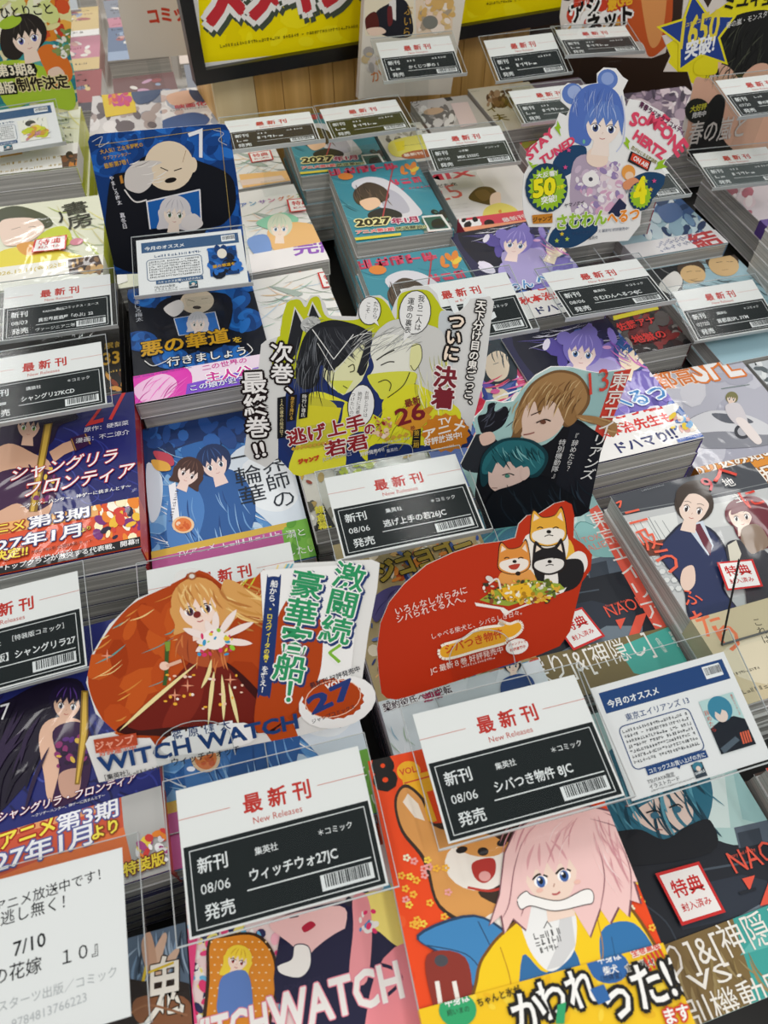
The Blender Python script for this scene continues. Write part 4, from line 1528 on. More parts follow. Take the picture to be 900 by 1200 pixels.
def art_hood(a):
    a.poly('#3f8fa0', '360,180 500,170 560,300 400,310')
    a.strokes(['#2c6f80', '#1d4a56', '#5fb0bc', '#6ab8c4'], (385, 195, 530, 280), 50, 12, 40, 1.2, 30, 60, 3)
    for k in range(3):
        a.greek(('#a82a4a', '#c83a5a', '#d84a6a')[k], 386 + k, 207 - k * .5, 468 + k, 198 - k * .5, 17, 5, 1.2)
    for k in range(2):
        a.greek('#d0405f', 458 + k, 218, 497 + k, 213, 15, 3, 1.2)
    a.greek('#d0405f', 470, 223, 506, 219, 4, 8)
    a.splat(['#e8c84a', '#e0863a'], (470, 192, 488, 204), 8, 3, 6, 4)
    a.ell('#e0863a', 405, 207, 9, 4)
    a.poly('#d9d8de', '412,218 428,208 450,210 470,222 488,240 494,252 470,256 452,246 440,240', True)
    a.poly('#b9b8c4', '452,222 470,230 480,248 460,250 448,240', True)
    a.poly('#4a3c30', '414,226 430,214 450,220 456,232 440,240 420,240', True)
    a.strokes(['#2c241e', '#6a5644'], (414, 216, 452, 236), 22, 8, 18, 1.5, 60, 40, 6)
    a.poly('#eec6a4', '422,236 440,232 446,240 434,247 426,244', True)
    a.poly('#23262e', '432,250 450,244 470,250 466,258 436,258', True)
    a.line('#b0424a', 1.6, '461,194 448,258')
    a.splat(['#2a2c2c', '#3f6a5a', '#8a8f88', '#1c1e1e'], (497, 246, 528, 276), 40, 2, 7, 7)
    a.poly('#e6e6e2', '494,254 518,252 530,270 502,273')
    a.poly('#2f5f54', '496,256 516,254 526,268 504,270')
    a.poly('#1e2422', '506,260 516,257 522,266 508,268', True)
    a.text('2027', '#2a2622', 418, 266, 458, 263, b=.05, out=('#f2e9a8', .1))
    a.text('年1月', '#a82a5a', 460, 263, 490, 260, b=.05, out=('#f2e6ea', .1))
    a.text('アニメ第2期', '#e04a5a', 418, 275, 462, 271, b=.04, out=('#f6e8d8', .08))
    a.text('放送開始!!', '#1e1e1e', 464, 271, 500, 268, b=.03, out=('#d8e0a8', .08))
    a.poly('#e2d24a', '414,280 470,274 470,277 416,283')
    a.poly('#a83a3a', '502,273 532,270 532,273 504,276')


def art_mix(a):
    a.poly('#dcd8d4', '470,190 680,170 700,300 520,310')
    a.text('MIX', '#d0304a', 497, 213, 557, 206, b=.04, hs=.62)
    a.text('あだち充', '#26221f', 505, 221, 536, 217, b=.02)
    a.text('25', '#d0605a', 513, 237, 545, 230, hs=1.15)
    for k in range(4):
        a.greek('#b0a8a2', 520 + k * 3, 242 + k * 4, 548 + k * 3, 239 + k * 4, 1.6)
    a.poly('#4f3a22', '549,232 560,220 576,220 584,230 578,240 562,238', True)
    a.poly('#6a5030', '556,226 568,222 576,230 566,236', True)
    a.poly('#f0d4bc', '576,228 586,226 586,240 578,244 574,238', True)
    a.poly('#e2d26a', '566,250 572,242 588,238 606,246 606,262 570,262', True)
    a.ell('#d8903a', 586, 248, 2, 2)


def band_mix(a):
    a.poly('#dc4a5a', '510,258 680,240 690,290 530,300')
    a.poly('#f2f0ee', '528,262 562,258 564,268 532,272')
    a.splat(['#1c1a1a', '#f6f4f2', '#2a2828'], (532, 258, 560, 268), 14, 2.5, 5, 3)
    a.ell('#2a1a1c', 573, 263, 6, 4)
    a.poly('#f0a07a', '530,270 660,254 660,262 532,277')
    a.poly('#f4f2ee', '532,277 680,258 684,290 536,292')
    a.greek('#26221f', 542, 279, 620, 269, 2.2)
    a.text('最新刊', '#f7e0de', 590, 262, 616, 257, b=.02)


def art_yellow(a):
    a.poly('#d8d6cc', '440,150 520,140 530,200 470,200')
    a.splat(['#8f8c80', '#e9e8e0', '#b4b09c', '#6a685e'], (450, 150, 510, 168), 40, 2, 6, 3)
    a.poly('#ece36a', '458,166 508,158 510,178 464,184', True)
    a.poly('#f0e02a', '462,167 474,165 474,176 466,178')
    a.ell('#b5643a', 492, 181, 22, 5, -6)
    a.text('最新刊', '#f3e6d6', 474, 184, 496, 181, b=.03)
    a.greek('#6a6650', 472, 172, 502, 168, 2)


def art_gray(a):
    a.poly('#c3bfbd', '460,100 570,95 600,160 480,165')
    a.vtext('かくじつ', '#3a3634', 486, 116, 494, 142)
    a.text('1', '#2a2826', 524, 118, 530, 117, b=.03)
    a.splat(['#9a9694', '#d9d6d4', '#6f6b6a', '#e6e4e2'], (486, 128, 530, 148), 60, 2, 7, 5)
    a.ell('#c9a98a', 508, 131, 12, 4, -8)
    a.poly('#e3cfcf', '528,122 548,120 560,146 540,150')


def art_dai(a):
    a.poly('#d6d0c4', '530,95 650,90 680,155 560,160')
    a.text('ダイ', '#6a5a1e', 560, 134, 584, 130, b=.03, hs=1.2)
    a.text('功夫', '#6a5a1e', 563, 144, 597, 140, b=.03, hs=1.1)
    a.splat(['#7d5a42', '#5a3c2c', '#a88a70'], (568, 106, 600, 124), 30, 2, 6, 3)
    a.greek('#4a4438', 540, 110, 562, 107, 2)


def art_pink(a):
    a.poly('#c9406a', '590,150 720,140 740,250 610,250')
    for k in range(14):
        a.poly('#e9e4dc', [(602 + k * 5, 158 - k * .6), (605 + k * 5, 158 - k * .6), (609 + k * 5, 152 - k * .6), (606 + k * 5, 152 - k * .6)])
    a.splat(['#d8506a', '#a8304a', '#8a8a3a', '#e87a8a', '#f0b0b8'], (600, 162, 660, 200), 60, 2, 7, 6)


def art_mauve(a):
    a.poly('#8f7f90', '690,100 820,90 830,170 690,170')
    a.splat(['#b5a0b0', '#6f5f74', '#d9c8d0', '#4a4050', '#a88fa8', '#e6dce0'], (700, 105, 810, 160), 130, 3, 10, 5, asp=4)


def art_tall(a):
    a.poly('#d8cfd4', '780,200 960,190 960,300 800,300')
    a.splat(['#c98a9a', '#e6d4da', '#b46a7a', '#f0e8ea'], (790, 208, 880, 260), 60, 3, 9, 5)


def band_tall(a):
    a.poly('#6a4fa0', '790,262 870,250 880,300 800,310')
    a.splat(['#e2d23a', '#d8c82a'], (838, 270, 872, 290), 16, 2, 6, 2)


def art_grey_r(a):
    a.poly('#c9cfd2', '860,390 980,370 1000,480 880,480')
    a.splat(['#8f989c', '#e6eaea', '#5f686c', '#2f3638'], (870, 415, 930, 460), 40, 3, 9, 3)
    a.text('元', '#c8303a', 852, 414, 878, 409, b=.03)


def art_redcorner(a):
    a.poly('#d8432f', '850,880 1000,840 1100,1100 900,1150')
    a.splat(['#e8664a', '#2a2426', '#c23a2a', '#f0d8c8'], (878, 900, 960, 960), 40, 3, 10, 4)
    a.text('ス', '#f4ece6', 884, 925, 900, 919, b=.03)


def flat(w, col='#ccc'):
    return dict(cover=col, spine=w)


for (cx, cy, z, w, h, t, yaw, n, label, kw, ud) in [
    (311, 420, -437, 113, 174, 17, 1, 6, 'purple-haired girl comic with white red-lettered band, right of the upright teal board', dict(
        art=art_samu, cover='#2a2a4e', spine='#5f4fa0', band=((733, 487), '#f2f1ee', band_samu)), ('purple-haired girl comic', '#3a3a5e', '#5f4fa0')),
    (198, 428, -441, 112, 174, 17, 0, 4, 'rainbow coloured comic with a blue-hatted figure, peeking out behind the yellow and navy board', dict(
        art=art_hat, cover='#5a74b4', spine='#e0445c'), ('rainbow coloured comic', '#5a74b4', '#e0445c')),
    (467, 398, -510, 128, 182, 17, -1.5, 1, 'lilac grey comic with a silver car and orange band, right side', dict(
        art=art_spl, cover='#b9bac6', spine='#8d8f98', band=((820, 548), '#e59430', band_spl)), ('lilac grey car comic', '#b9bac6', '#8d8f98')),
    (437, 608, -506, 113, 174, 17, 0, 1, 'dark comic with bold red lettering, below the price card with the right-hand car comic title', dict(
        art=art_red, cover='#2a2022', spine='#5c1c22'), ('dark red lettered comic', '#2a2022', '#5c1c22')),
    (596, 392, -512, 113, 174, 17, 0, 1, 'pale grey comic with dark blots at the right edge, beyond the silver car comic', dict(
        art=art_grey_r, cover='#c9cfd2', spine='#8f989c'), ('pale grey blotted comic', '#c9cfd2', '#8f989c')),
    (573, 573, -508, 128, 182, 17, 0, 1, 'pale blue comic with two painted male faces and dark figures', dict(
        art=art_men, cover='#9fc1cc', spine='#1e2124'), ('pale blue painted faces comic', '#9fc1cc', '#1e2124')),
    (563, 762, -495, 128, 182, 17, 0, 2, 'pale blue comic whose white band has one large red character', dict(
        art=art_ketsu, cover='#a8c8d2', spine='#6f93b4', band=((770, 282), '#e9e9ea', band_ketsu)), ('pale blue red-lettered band comic', '#a8c8d2', '#6f93b4')),
    (322, -6, -448, 113, 172, 16, 0, 4, 'red comic cut off by the right edge, beside the bottom right dark comic', dict(
        art=art_redcorner, cover='#d8432f', spine='#8a2a20'), ('red comic at the bottom right edge', '#5a4a42', '#8a2a20')),
    (-160, 622, -440, 113, 174, 17, -1, 5, 'black and gold comic mostly hidden under two price cards at the left', dict(
        art=art_blackgold, cover='#1d1a16', spine='#1d1a16'), ('black and gold comic', '#1d1a16', '#1d1a16')),
    (-176, 805, -436, 128, 180, 19, -2, 5, 'pale yellow-green comic with a reclining face, nearer one at the left edge', dict(
        art=art_herb, cover='#e4e6cf', spine='#c9d23c', band=((40, 310), '#f0efe4', band_herb), sticker='42,284 80,278 78,295 38,299'), ('nearer yellow-green comic', '#e4e6cf', '#c9d23c')),
    (-200, 1056, -432, 128, 182, 20, -2, 4, 'pale yellow-green comic with a white lettered band, farther one at the left edge', dict(
        art=art_herb_far, cover='#e4e6cf', spine='#c9d23c', band=((50, 173), '#efeee8', band_herb_far)), ('farther yellow-green comic', '#e4e6cf', '#c9d23c')),
    (-46, 795, -446, 112, 180, 17, -1, 4, 'white and yellow-green comic whose edge shows left of the blue upright board', dict(
        art=art_strip, cover='#ecebdc', spine='#d7e04a'), ('white and yellow-green comic', '#ecebdc', '#d7e04a')),
    (58, 588, -441, 112, 174, 17, 1, 4, 'white pastel comic with multicoloured title, nearest of the three white ones', dict(
        art=art_uns, cover='#ecebe6', spine='#d8dcd2', sticker='372,321 403,317 411,335 378,339'), ('nearest white pastel comic', '#ecebe6', '#d8dcd2')),
    (64, 772, -440, 112, 176, 17, 2, 4, 'white pastel comic with a pale green-haired face, middle one of the three white comics', dict(
        art=art_uns_mid, cover='#ecebe6', spine='#d8dcd2', band=((350, 290), '#f4f0ee', band_uns_mid), sticker='336,237 367,234 371,248 340,252'), ('middle white pastel comic', '#ecebe6', '#d8dcd2')),
    (56, 955, -440, 112, 174, 17, 2, 4, 'white pastel comic with orange patches, farthest of the three white ones', dict(
        art=art_uns_far, cover='#ecebe6', spine='#d8dcd2', sticker='291,181 317,177 321,188 295,192'), ('farthest white pastel comic', '#ecebe6', '#d8dcd2')),
    (218, 790, -436, 113, 174, 18, -2, 5, 'teal comic with a hooded figure and red title, on top of the tall near stack', dict(
        art=art_hood, cover='#3f8fa0', spine='#3f8fa0'), ('teal hooded figure comic in the tall stack', '#3f8fa0', '#3f8fa0')),
    (352, 800, -452, 116, 174, 20, -1.7, 3, 'pale comic with red three-letter title and a girl in yellow', dict(
        art=art_mix, cover='#dcd8d4', spine='#d0304a', band=((540, 258), '#dc4a5a', band_mix)), ('pale comic with the red three-letter title', '#dcd8d4', '#d0304a')),
    (284, 928, -440, 68, 108, 15, 0, 2, 'comic with a yellow patch, behind the price card of the red three-letter title', dict(
        art=art_yellow, cover='#d8d6cc', spine='#b5643a'), ('yellow patched comic', '#d8d6cc', '#b5643a')),
    (366, 984, -440, 86, 126, 15, 0, 2, 'grey comic with a light-haired figure, at the foot of the upright cover', dict(
        art=art_gray, cover='#c3bfbd', spine='#e3cfcf'), ('grey light-haired figure comic', '#c3bfbd', '#e3cfcf')),
    (462, 988, -437, 96, 140, 17, 0, 2, 'beige comic with large brown lettering, in the back row', dict(
        art=art_dai, cover='#d6d0c4', spine='#7d5a42'), ('beige brown-lettered comic', '#d6d0c4', '#7d5a42')),
    (486, 808, -445, 113, 174, 17, -1, 4, 'crimson patterned comic behind the die-cut board with the bun-haired girl', dict(
        art=art_pink, cover='#c9406a', spine='#a8304a'), ('crimson patterned comic', '#d9d6d0', '#a8304a')),
    (574, 1068, -470, 116, 126, 17, 0, 2, 'mauve marbled comic under the price card before the orange lettered board', dict(
        art=art_mauve, cover='#8f7f90', spine='#6f5f74'), ('farther mauve marbled comic', '#8f7f90', '#6f5f74')),
    (707, 966, -470, 138, 172, 17, 0, 3, 'mauve marbled comic lying between the bun-haired girl board and the brown box', dict(
        art=art_mauve, cover='#8f7f90', spine='#6f5f74'), ('nearer mauve marbled comic', '#8f7f90', '#6f5f74')),
    (748, 738, -486, 128, 182, 17, -2, 2, 'pink and grey comic with a purple band, under the far right price card', dict(
        art=art_tall, cover='#d8cfd4', spine='#6a4fa0', band=((830, 268), '#6a4fa0', band_tall)), ('pink and grey purple-banded comic', '#d8cfd4', '#6a4fa0')),
    (693, 540, -437, 128, 174, 15, -2, 6, 'plain pale comic on the ridged tall stack at the right edge', flat('#d9d8d4', '#d3d2cf'), ('pale comic of the ridged right stack', '#dcdad6', '#d9d8d4')),
    (885, 985, -430, 113, 174, 16, -3, 5, 'magenta comic at the right edge behind the boards', flat('#b8347a', '#c84a94'), ('magenta comic', '#d9a8c4', '#b8347a')),
]:
    book(cx, cy, z, w, h, t, yaw, label, **kw)
    under(cx, cy, z, w, h, t, yaw, n, *ud)
# two covers laid out a second time
HOOD = [o for o in COL.objects if o.get('label', '').startswith('teal comic with a hooded')][0]
for x, y, z, lb in ((206, 592, -441, 'teal and red comic behind the speech bubbles of the navy board'),
                    (189, 962, -440, 'teal comic with a hooded figure, lower cover half under the back price card')):
    c = copy_tree(HOOD)
    c.location = (x / 1000, y / 1000, (CAMZ + z - 18) / 1000)
    c['label'] = lb
    under(x, y, z, 113, 174, 18, 0, 5 if y > 900 else 3, 'teal comic behind the navy board speech bubbles' if y < 900 else 'back row teal hooded figure comic', '#3f8fa0', '#3f8fa0')
SAMU = [o for o in COL.objects if o.get('label', '').startswith('purple-haired girl comic')][0]
c = copy_tree(SAMU)
c.location = (.326, .622, (CAMZ - 445 - 17) / 1000)
c['label'] = 'purple-haired girl comic half under two price cards, beneath the bun-haired girl board'
under(326, 622, -445, 113, 174, 17, 0, 4, 'purple-haired girl comic of the farther stack', '#3a3a5e', '#5f4fa0')

# ---------------------------------------------------------------- price cards in clear stands
CW, CH = 100, 70.5
JP = '集英社'
for (cx, cy, z, yaw, tilt, bz, lab, art) in [
    (-30, 107, -395, -1.4, 7.7, -437.5, 'large price card in front of the orange witch girl board, nearest of all the cards', price(JP, 'ウィッチウォ27JC', '08/06')),
    (105, 115, -396, -1.2, 4, -414.5, 'price card over the orange pink-haired girl comic, just below the red rounded board', price(JP, 'シバつき物件 8JC', '08/06')),
    (94, 303, -394, -1.6, 2.6, -442.5, 'price card with a white glare, just below the yellow and navy two-person board', price(JP, '逃げ上手の若26JC', '08/06')),
    (355, 510, -401, -1.3, 1.1, -441.5, 'price card below the bun-haired girl board, left of the silver car comic card', price(JP, 'さむわんへるつ4JC', '08/06')),
    (539, 541, -484, -2, 12, -502, 'price card above the silver car comic at the right', price('講談社', '首都高SPL 3YM', '07/20')),
    (205, 487, -380, -.5, 10, -437.5, 'price card partly behind the top right of the yellow and navy board', price(JP, '            JC', None)),
    (328, 820, -405, -2.5, 10.6, -448, 'price card above the pale comic with the red three-letter title', price('小学館', 'MIX 25SSC', '07/10', '＊コミック', panel='#373b33')),
    (221, 904, -393, 1.1, 5.5, -436, 'back row price card with an olive panel, second from the left before the wood box', price(None, None, None, '?', panel='#3c3c1b')),
    (97, 847, -368, -1.3, 2, -436, 'back row price card with a dark maroon panel, right of the blue upright board', price(None, None, None, '?', panel='#352e30')),
    (315, 985, -362, -2, 17.8, -438.5, 'price card raised in front of the upright cover at the wood box', price(None, 'かくじつ夢の 1', None, '?')),
    (466, 985, -375, .8, 22, -436, 'thick price card under the right corner of the black framed poster', price(None, None, None, '?')),
    (572, 991, -368, -7.5, 6.7, -465, 'price card in front of the orange and black upright board', price(None, None, None, '?', panel='#2f3334')),
    (475, 905, -404, -1.7, 10.2, -443, 'price card left of the bun-haired girl, above the crimson patterned comic', price(None, None, None, '?', panel='#3f4543')),
    (690, 776, -368, -1.6, 11.6, -484.5, 'price card at the right edge in front of the dark-haired man board', price(None, '春の嵐とモンスター', '07/20')),
    (660, 735, -433, -5, 7, -483, 'thick streaked price card at the right, right of the bun-haired girl board', price(None, None, None, '?', panel='#5b6262')),
    (at(806, 228, -412)[0] - 50, at(806, 228, -412)[1] + 37, -409, -1, 6, -443.5, 'price card peeking out behind the right side of the bun-haired girl board', price(None, None, None, '?', panel='#3c4243')),
    (-184, 281, -414, 2, 7.9, -432.5, 'price card at the left edge, right before the thick stack of navy comics', price('講談社', '【特装版】シャングリラ27', None, '［特装版コミック］', tw=.62)),
    (-159, 514, -400, -.2, 8.8, -434.5, 'price card at the left edge lying over the top of the navy sword woman comic', price('講談社', 'シャングリ27KCD', None)),
    (-152, 637, -411, -2.4, 8.8, -437.5, 'price card at the left edge, behind the other one, right below the yellow-green comic', price('KADOKAWA', '異世界居酒屋「のぶ」22', '08/03', '角川コミックス・エース', tw=.5, sub='ヴァージニア二等')),
    (-40, 268, -413, -1.5, 8, -441, 'white price card mostly hidden behind the orange witch girl board', price(None, None, None)),
]:
    holder(cx, cy, z, yaw, tilt, CW, CH, lab, bz, art)


def osusume(title, pic, small=False):
    def f(a, w, h):
        def X(u): return (u - .5) * w
        def Yv(v): return (.5 - v) * h

        def R(c, u0, v0, u1, v1):
            a.poly(c, [(X(u0), Yv(v0)), (X(u1), Yv(v0)), (X(u1), Yv(v1)), (X(u0), Yv(v1))])
        nv = '#26487e' if not small else '#3f5f86'
        R(nv, .045, .06, .965, .25)
        a.text('今月のオススメ', '#f2f3f4', X(.075), Yv(.205), X(.445), Yv(.205), b=.025)
        R('#f2f3f4', .8, .085, .93, .2)
        x = .81
        rr = random.Random(3)
        while x < .92:
            q = rr.uniform(.002, .006)
            R('#1d2430', x, .1, x + q, .17)
            x += q + rr.uniform(.003, .006)
        if title:
            a.text(title, nv, X(.16), Yv(.355), X(.62), Yv(.355))
        else:
            a.greek(nv, X(.16), Yv(.355), X(.6), Yv(.355), h * .045)
        # rounded text frame
        pr = []
        for cx, cy, a0 in ((.555, .44, 0), (.125, .44, 90), (.125, .72, 180), (.555, .72, 270)):
            for k in range(5):
                an = math.radians(a0 + k * 22.5)
                pr.append((X(cx + .04 * math.cos(an)), Yv(cy - .05 * math.sin(an))))
        a.line(nv, .55, pr, closed=True)
        for k in range(7):
            a.greek('#2a2f36', X(.105), Yv(.45 + k * .045), X(.575), Yv(.45 + k * .045), h * .028)
        R(nv, .16, .775, .59, .84)
        a.poly(nv, [(X(.36), Yv(.84)), (X(.39), Yv(.84)), (X(.375), Yv(.865))])
        a.text('コミックスお買い上げの方に', '#f2f3f4', X(.175), Yv(.827), X(.575), Yv(.827), b=.012)
        a.text('TSUTAYA限定', '#2a2f36', X(.14), Yv(.905), X(.33), Yv(.905))
        a.text('イラストカード', '#2a2f36', X(.14), Yv(.95), X(.35), Yv(.95))
        a.greek('#555', X(.14), Yv(.975), X(.48), Yv(.975), h * .014)
        R('#39434f', .455, .86, .535, .98)
        a.ell('#3e7d92', X(.495), Yv(.885), w * .035, h * .035)
        a.ell('#e9d4c8', X(.495), Yv(.905), w * .016, h * .022)
        a.text('SAMPLE', '#eceff2', X(.46), Yv(.95), X(.53), Yv(.945), b=.02)
        pic(a, X, Yv, R, w, h)
    return f


def pic_teal(a, X, Yv, R, w, h):
    q = [(X(.68), Yv(.37)), (X(.935), Yv(.37)), (X(.935), Yv(.85)), (X(.68), Yv(.85))]
    a.poly('#b9d8d6', q)
    a.poly('#20252e', [(X(.68), Yv(.62)), (X(.76), Yv(.58)), (X(.87), Yv(.57)), (X(.935), Yv(.62)), (X(.935), Yv(.85)), (X(.68), Yv(.85))])
    a.ell('#3f88a4', X(.80), Yv(.48), w * .085, h * .115, 20)
    a.ell('#e9d4c8', X(.79), Yv(.535), w * .045, h * .062)
    a.poly('#3f88a4', [(X(.72), Yv(.5)), (X(.79), Yv(.42)), (X(.87), Yv(.5)), (X(.84), Yv(.52)), (X(.81), Yv(.49)), (X(.785), Yv(.53)), (X(.76), Yv(.49)), (X(.735), Yv(.55))])
    for k in range(4):
        a.poly('#e0674a', [(X(.86 + k * .018), Yv(.72)), (X(.872 + k * .018), Yv(.72)), (X(.862 + k * .018), Yv(.82)), (X(.85 + k * .018), Yv(.82))])
    a.vtext('東京エイリアンズ', '#d0503c', X(.915), Yv(.385), X(.915), Yv(.58))
    a.vtext('辞めたら', '#d0503c', X(.70), Yv(.46), X(.70), Yv(.66))
    a.poly('#55626e', [(X(.69), Yv(.8)), (X(.82), Yv(.74)), (X(.84), Yv(.78)), (X(.7), Yv(.85))])


def pic_blue(a, X, Yv, R, w, h):
    R('#1d5aa4', .66, .3, .93, .82)
    a.splat(['#2a6fc4', '#123a70', '#10182c'], (X(.68), Yv(.8), X(.91), Yv(.32)), 30, 3, 7, 2)
    a.ell('#ece2d4', X(.79), Yv(.43), w * .045, h * .09)
    a.text('悪の華道を', '#d9a520', X(.69), Yv(.68), X(.9), Yv(.66), b=.03)


def pic_herb(a, X, Yv, R, w, h):
    R('#f2f0e4', .62, .34, .9, .84)
    a.ell('#4a4a44', X(.74), Yv(.44), w * .05, h * .07)
    a.ell('#f0dccc', X(.77), Yv(.5), w * .035, h * .05)
    a.splat(['#e8d84a', '#d9a04a', '#d0909a', '#c9d23c'], (X(.66), Yv(.8), X(.87), Yv(.56)), 30, 3, 8, 3)
    a.strokes(['#555', '#777'], (X(.64), Yv(.8), X(.88), Yv(.38)), 14, 4, 8, .6, 60, 60, 3)


holder(213, 112, -417, .2, 15, 92, 66, 'white recommendation card with a navy header and teal-haired picture, at the right', -467.5, osusume('東京エイリアンズ 13', pic_teal),
       'recommendation card', 'recommendation_card_stand', ml=4, mr=9, mt=13, mb=1.2, paper='#ededed')
holder(-19, 627, -380, -4.1, 12, 100, 70.5, 'white recommendation card with a blue cover picture, before the blue upright board', -434, osusume(None, pic_blue, True),
       'recommendation card', 'recommendation_card_stand', ml=4, mr=4, mt=3, paper='#ededed')
holder(-217, 1028, -405, 5, 8.8, 128, 91, 'white recommendation card at the left edge with a yellow and pink picture', -429, osusume(None, pic_herb, True),
       'recommendation card', 'recommendation_card_stand', ml=4, mr=4, mt=3, paper='#ededed')


def notice(a, w, h):
    a.pl = Plane((NX, NY, NZ), NYAW, NT)
    a.local = False
    c = '#1e1f22'
    a.text('アニメ放送中です！', c, -6, 1070, 118, 1030, b=.004)
    a.text('お見逃し無く！', c, -34, 1094, 76, 1063, b=.004)
    a.text('7/10', c, 16, 1121, 54, 1108, b=.01)
    a.text('『鬼の花嫁　１０』', c, -38, 1163, 115, 1118, b=.006)
    a.text('野いちご／スターツ出版／コミック', '#b4b6b8', -70, 1207, 137, 1143)
    a.text('9784813766223', '#bdbfc1', 14, 1206, 102, 1173)


NT, NYAW, NZ = 6, -1, -398
_p = Plane(at(143, 993, -392), NYAW, NT)
NW, NH = 165, 73
NC = _p.O - _p.U * NW / 2 - _p.W * NH / 2
NX, NY, NZ = NC
holder(NX, NY, NZ, NYAW, NT, NW, NH, 'white notice card with black handout text, bottom left corner', -436.5, notice,
       'notice card', 'notice_card_stand', ml=5, mr=9, mt=5, mb=4, paper='#f0f0ef')
# an empty clear stand at the right
r = root('empty_acrylic_stand', 304, 158, -433.5, 1, 'empty clear acrylic stand on the navy suit comic, cut by the right edge', 'acrylic stand')
Tt = tiltT(70, 0)
Geo().box(-28, 72, 0, 72, -.7, .7, T=Tt).build('clear_panel', M_ACR, r)
gg = Geo()
gg.box(-28, -27.7, 0, 72, -.8, .8, '#3a3d3d', T=Tt)
gg.box(-28, 72, 0, .4, -.8, .8, '#5a5d5d', T=Tt)
gg.build('panel_edge', M_BOARD, r, label='dark looking edge of the clear acrylic')
Geo().box(-28, 72, -4, 30, -.8, 0).build('foot_plate', M_ACR, r)


# ---------------------------------------------------------------- die-cut boards standing over the books
def art_witchboard(a):
    a.poly('#b04210', '103,800 109,770 128,738 155,708 190,690 226,672 262,656 300,662 340,690 378,720 381,760 376,800 352,840 300,858 200,864 140,862 116,836', True, True)
    a.splat(['#bc4c16', '#a23808', '#c4561a'], (110, 690, 340, 860), 40, 10, 34, 3, True)
    a.strokes(['#e8a24a', '#5f9f9a', '#f2d08a', '#d8883a'], (105, 700, 210, 850), 22, 14, 44, .9, -30, 12, 4, True)
    a.strokes(['#f2d98a', '#c8d23c', '#6fb0c0'], (270, 665, 330, 720), 16, 20, 60, 1.1, -50, 20, 4, True)
    # skirt
    a.poly('#3c0c0a', '228,772 262,774 300,806 330,846 300,856 210,862 138,858 160,838 196,806', True, True)
    a.poly('#701c12', '226,774 258,775 288,806 312,842 250,856 150,852 190,812', True, True)
    a.poly('#84281a', '222,790 240,776 236,820 216,850 190,850', True, True)
    a.poly('#3a1410', '146,858 200,852 280,850 330,846 320,858 200,864', False, True)
    # torso and figure
    a.poly('#b0522a', '212,744 236,736 262,744 268,770 256,782 226,778 206,762', True)
    a.strokes(['#8a3a20', '#d07a42'], (212, 742, 262, 776), 16, 12, 30, 1, 90, 40, 2)
    a.poly('#d8a05a', '262,680 300,696 330,712 312,724 280,722 262,740', True)
    a.strokes(['#e3b468', '#c98f45', '#f0cd86', '#b9783a'], (262, 680, 318, 730), 22, 22, 50, 1.6, 22, 16, 4)
    a.face(232, 712, 25, -10, '#f6dccd', '#d99e58', '#efc987', '#54364a', long=.25, ew=.22)
    a.strokes(['#e9bf7a', '#c98c4a', '#b8763a'], (206, 682, 262, 704), 18, 12, 26, 1.3, 70, 40, 4)
    a.ell('#a05a32', 225, 675, 5.5, 4.5)
    a.ell('#dcd8d0', 225, 675, 3.2, 2.6)
    a.ell('#7a2a26', 231, 720, 4.5, 4, -15)
    # burst hand light
    for an, L in ((-160, 40), (-115, 26), (-88, 34), (-55, 44), (-25, 50), (5, 44), (150, 26), (175, 22)):
        an = math.radians(an)
        a.line('#f3e3dc', 4.2, [(252, 750), (252 + L * .6 * math.cos(an), 750 + L * .6 * math.sin(an)), (252 + L * math.cos(an), 750 + L * math.sin(an))], True, True)
    a.ell('#f7ede6', 251, 749, 15, 12)
    a.splat(['#e8c83a', '#d83a6a', '#3a9ac8', '#8fc83a', '#f6efe8'], (232, 738, 274, 768), 26, 1.5, 4, 5)
    # wand
    a.line('#3a5a2a', 2.2, '196,752 195,790 193,802')
    a.poly('#7f9a3a', '193,752 200,751 199,762 195,763')
    a.ell('#f2cdb8', 193, 780, 6, 5)
    a.line('#e2b49a', 2, '196,780 212,774')
    for p in ('140,856 180,820 232,776', '236,806 244,790 248,772', '244,850 248,810 251,786', '262,844 262,818 260,790', '280,850 274,825 268,800'):
        a.line('#f0dfa0', 2.4, p, True, True)
    R = random.Random(3)
    for i in range(26):
        a.ell(R.choice(['#f6e6dc', '#f2c8b0', '#f0b23a']), R.uniform(190, 285), R.uniform(790, 830), R.uniform(1, 2.6), R.uniform(1, 2), 0, 8)
    for x, y in ((205, 814), (220, 803), (270, 796), (126, 768)):
        a.star('#e89a7a', x, y, 8, 1.4, 4)
    # lettering panel
    a.poly('#b04210', '374,712 382,740 378,776 366,800 352,806 350,720')
    a.poly('#f0f0ee', '305,668 424,660 410,800 360,800 330,846 300,852 312,800', False, True)
    a.poly('#b04210', '335,704 372,720 378,760 368,806 330,846 300,856 304,800', True, True)
    a.poly('#20366e', '315,676 326,676 329,684 318,806 313,815 305,814 302,806 312,684', True)
    a.vtext('船から、', '#f2f2f0', 322, 680, 317, 714, b=.02)
    a.vtext('"ロスヴィータの骨"', '#f0dc3a', 317, 712, 311, 780, b=.02)
    a.vtext('を奪え！', '#f2f2f0', 311, 780, 307, 812, b=.02)
    for t, x0, y0, x1, y1 in (('激闘続', 413, 661, 389, 755), ('豪華客船', 363, 670, 336, 800)):
        a.vtext(t, '#25396f', x0 + 1.5, y0 + 2, x1 + 1.5, y1 + 2, b=.02, out=('#25396f', .085), ws=1.15)
        a.vtext(t, '#f2f3ee', x0, y0, x1, y1, b=.02, out=('#f2f3ee', .05), ws=1.15)
        a.vtext(t, '#2c9560', x0, y0, x1, y1, b=.022, ws=1.15)
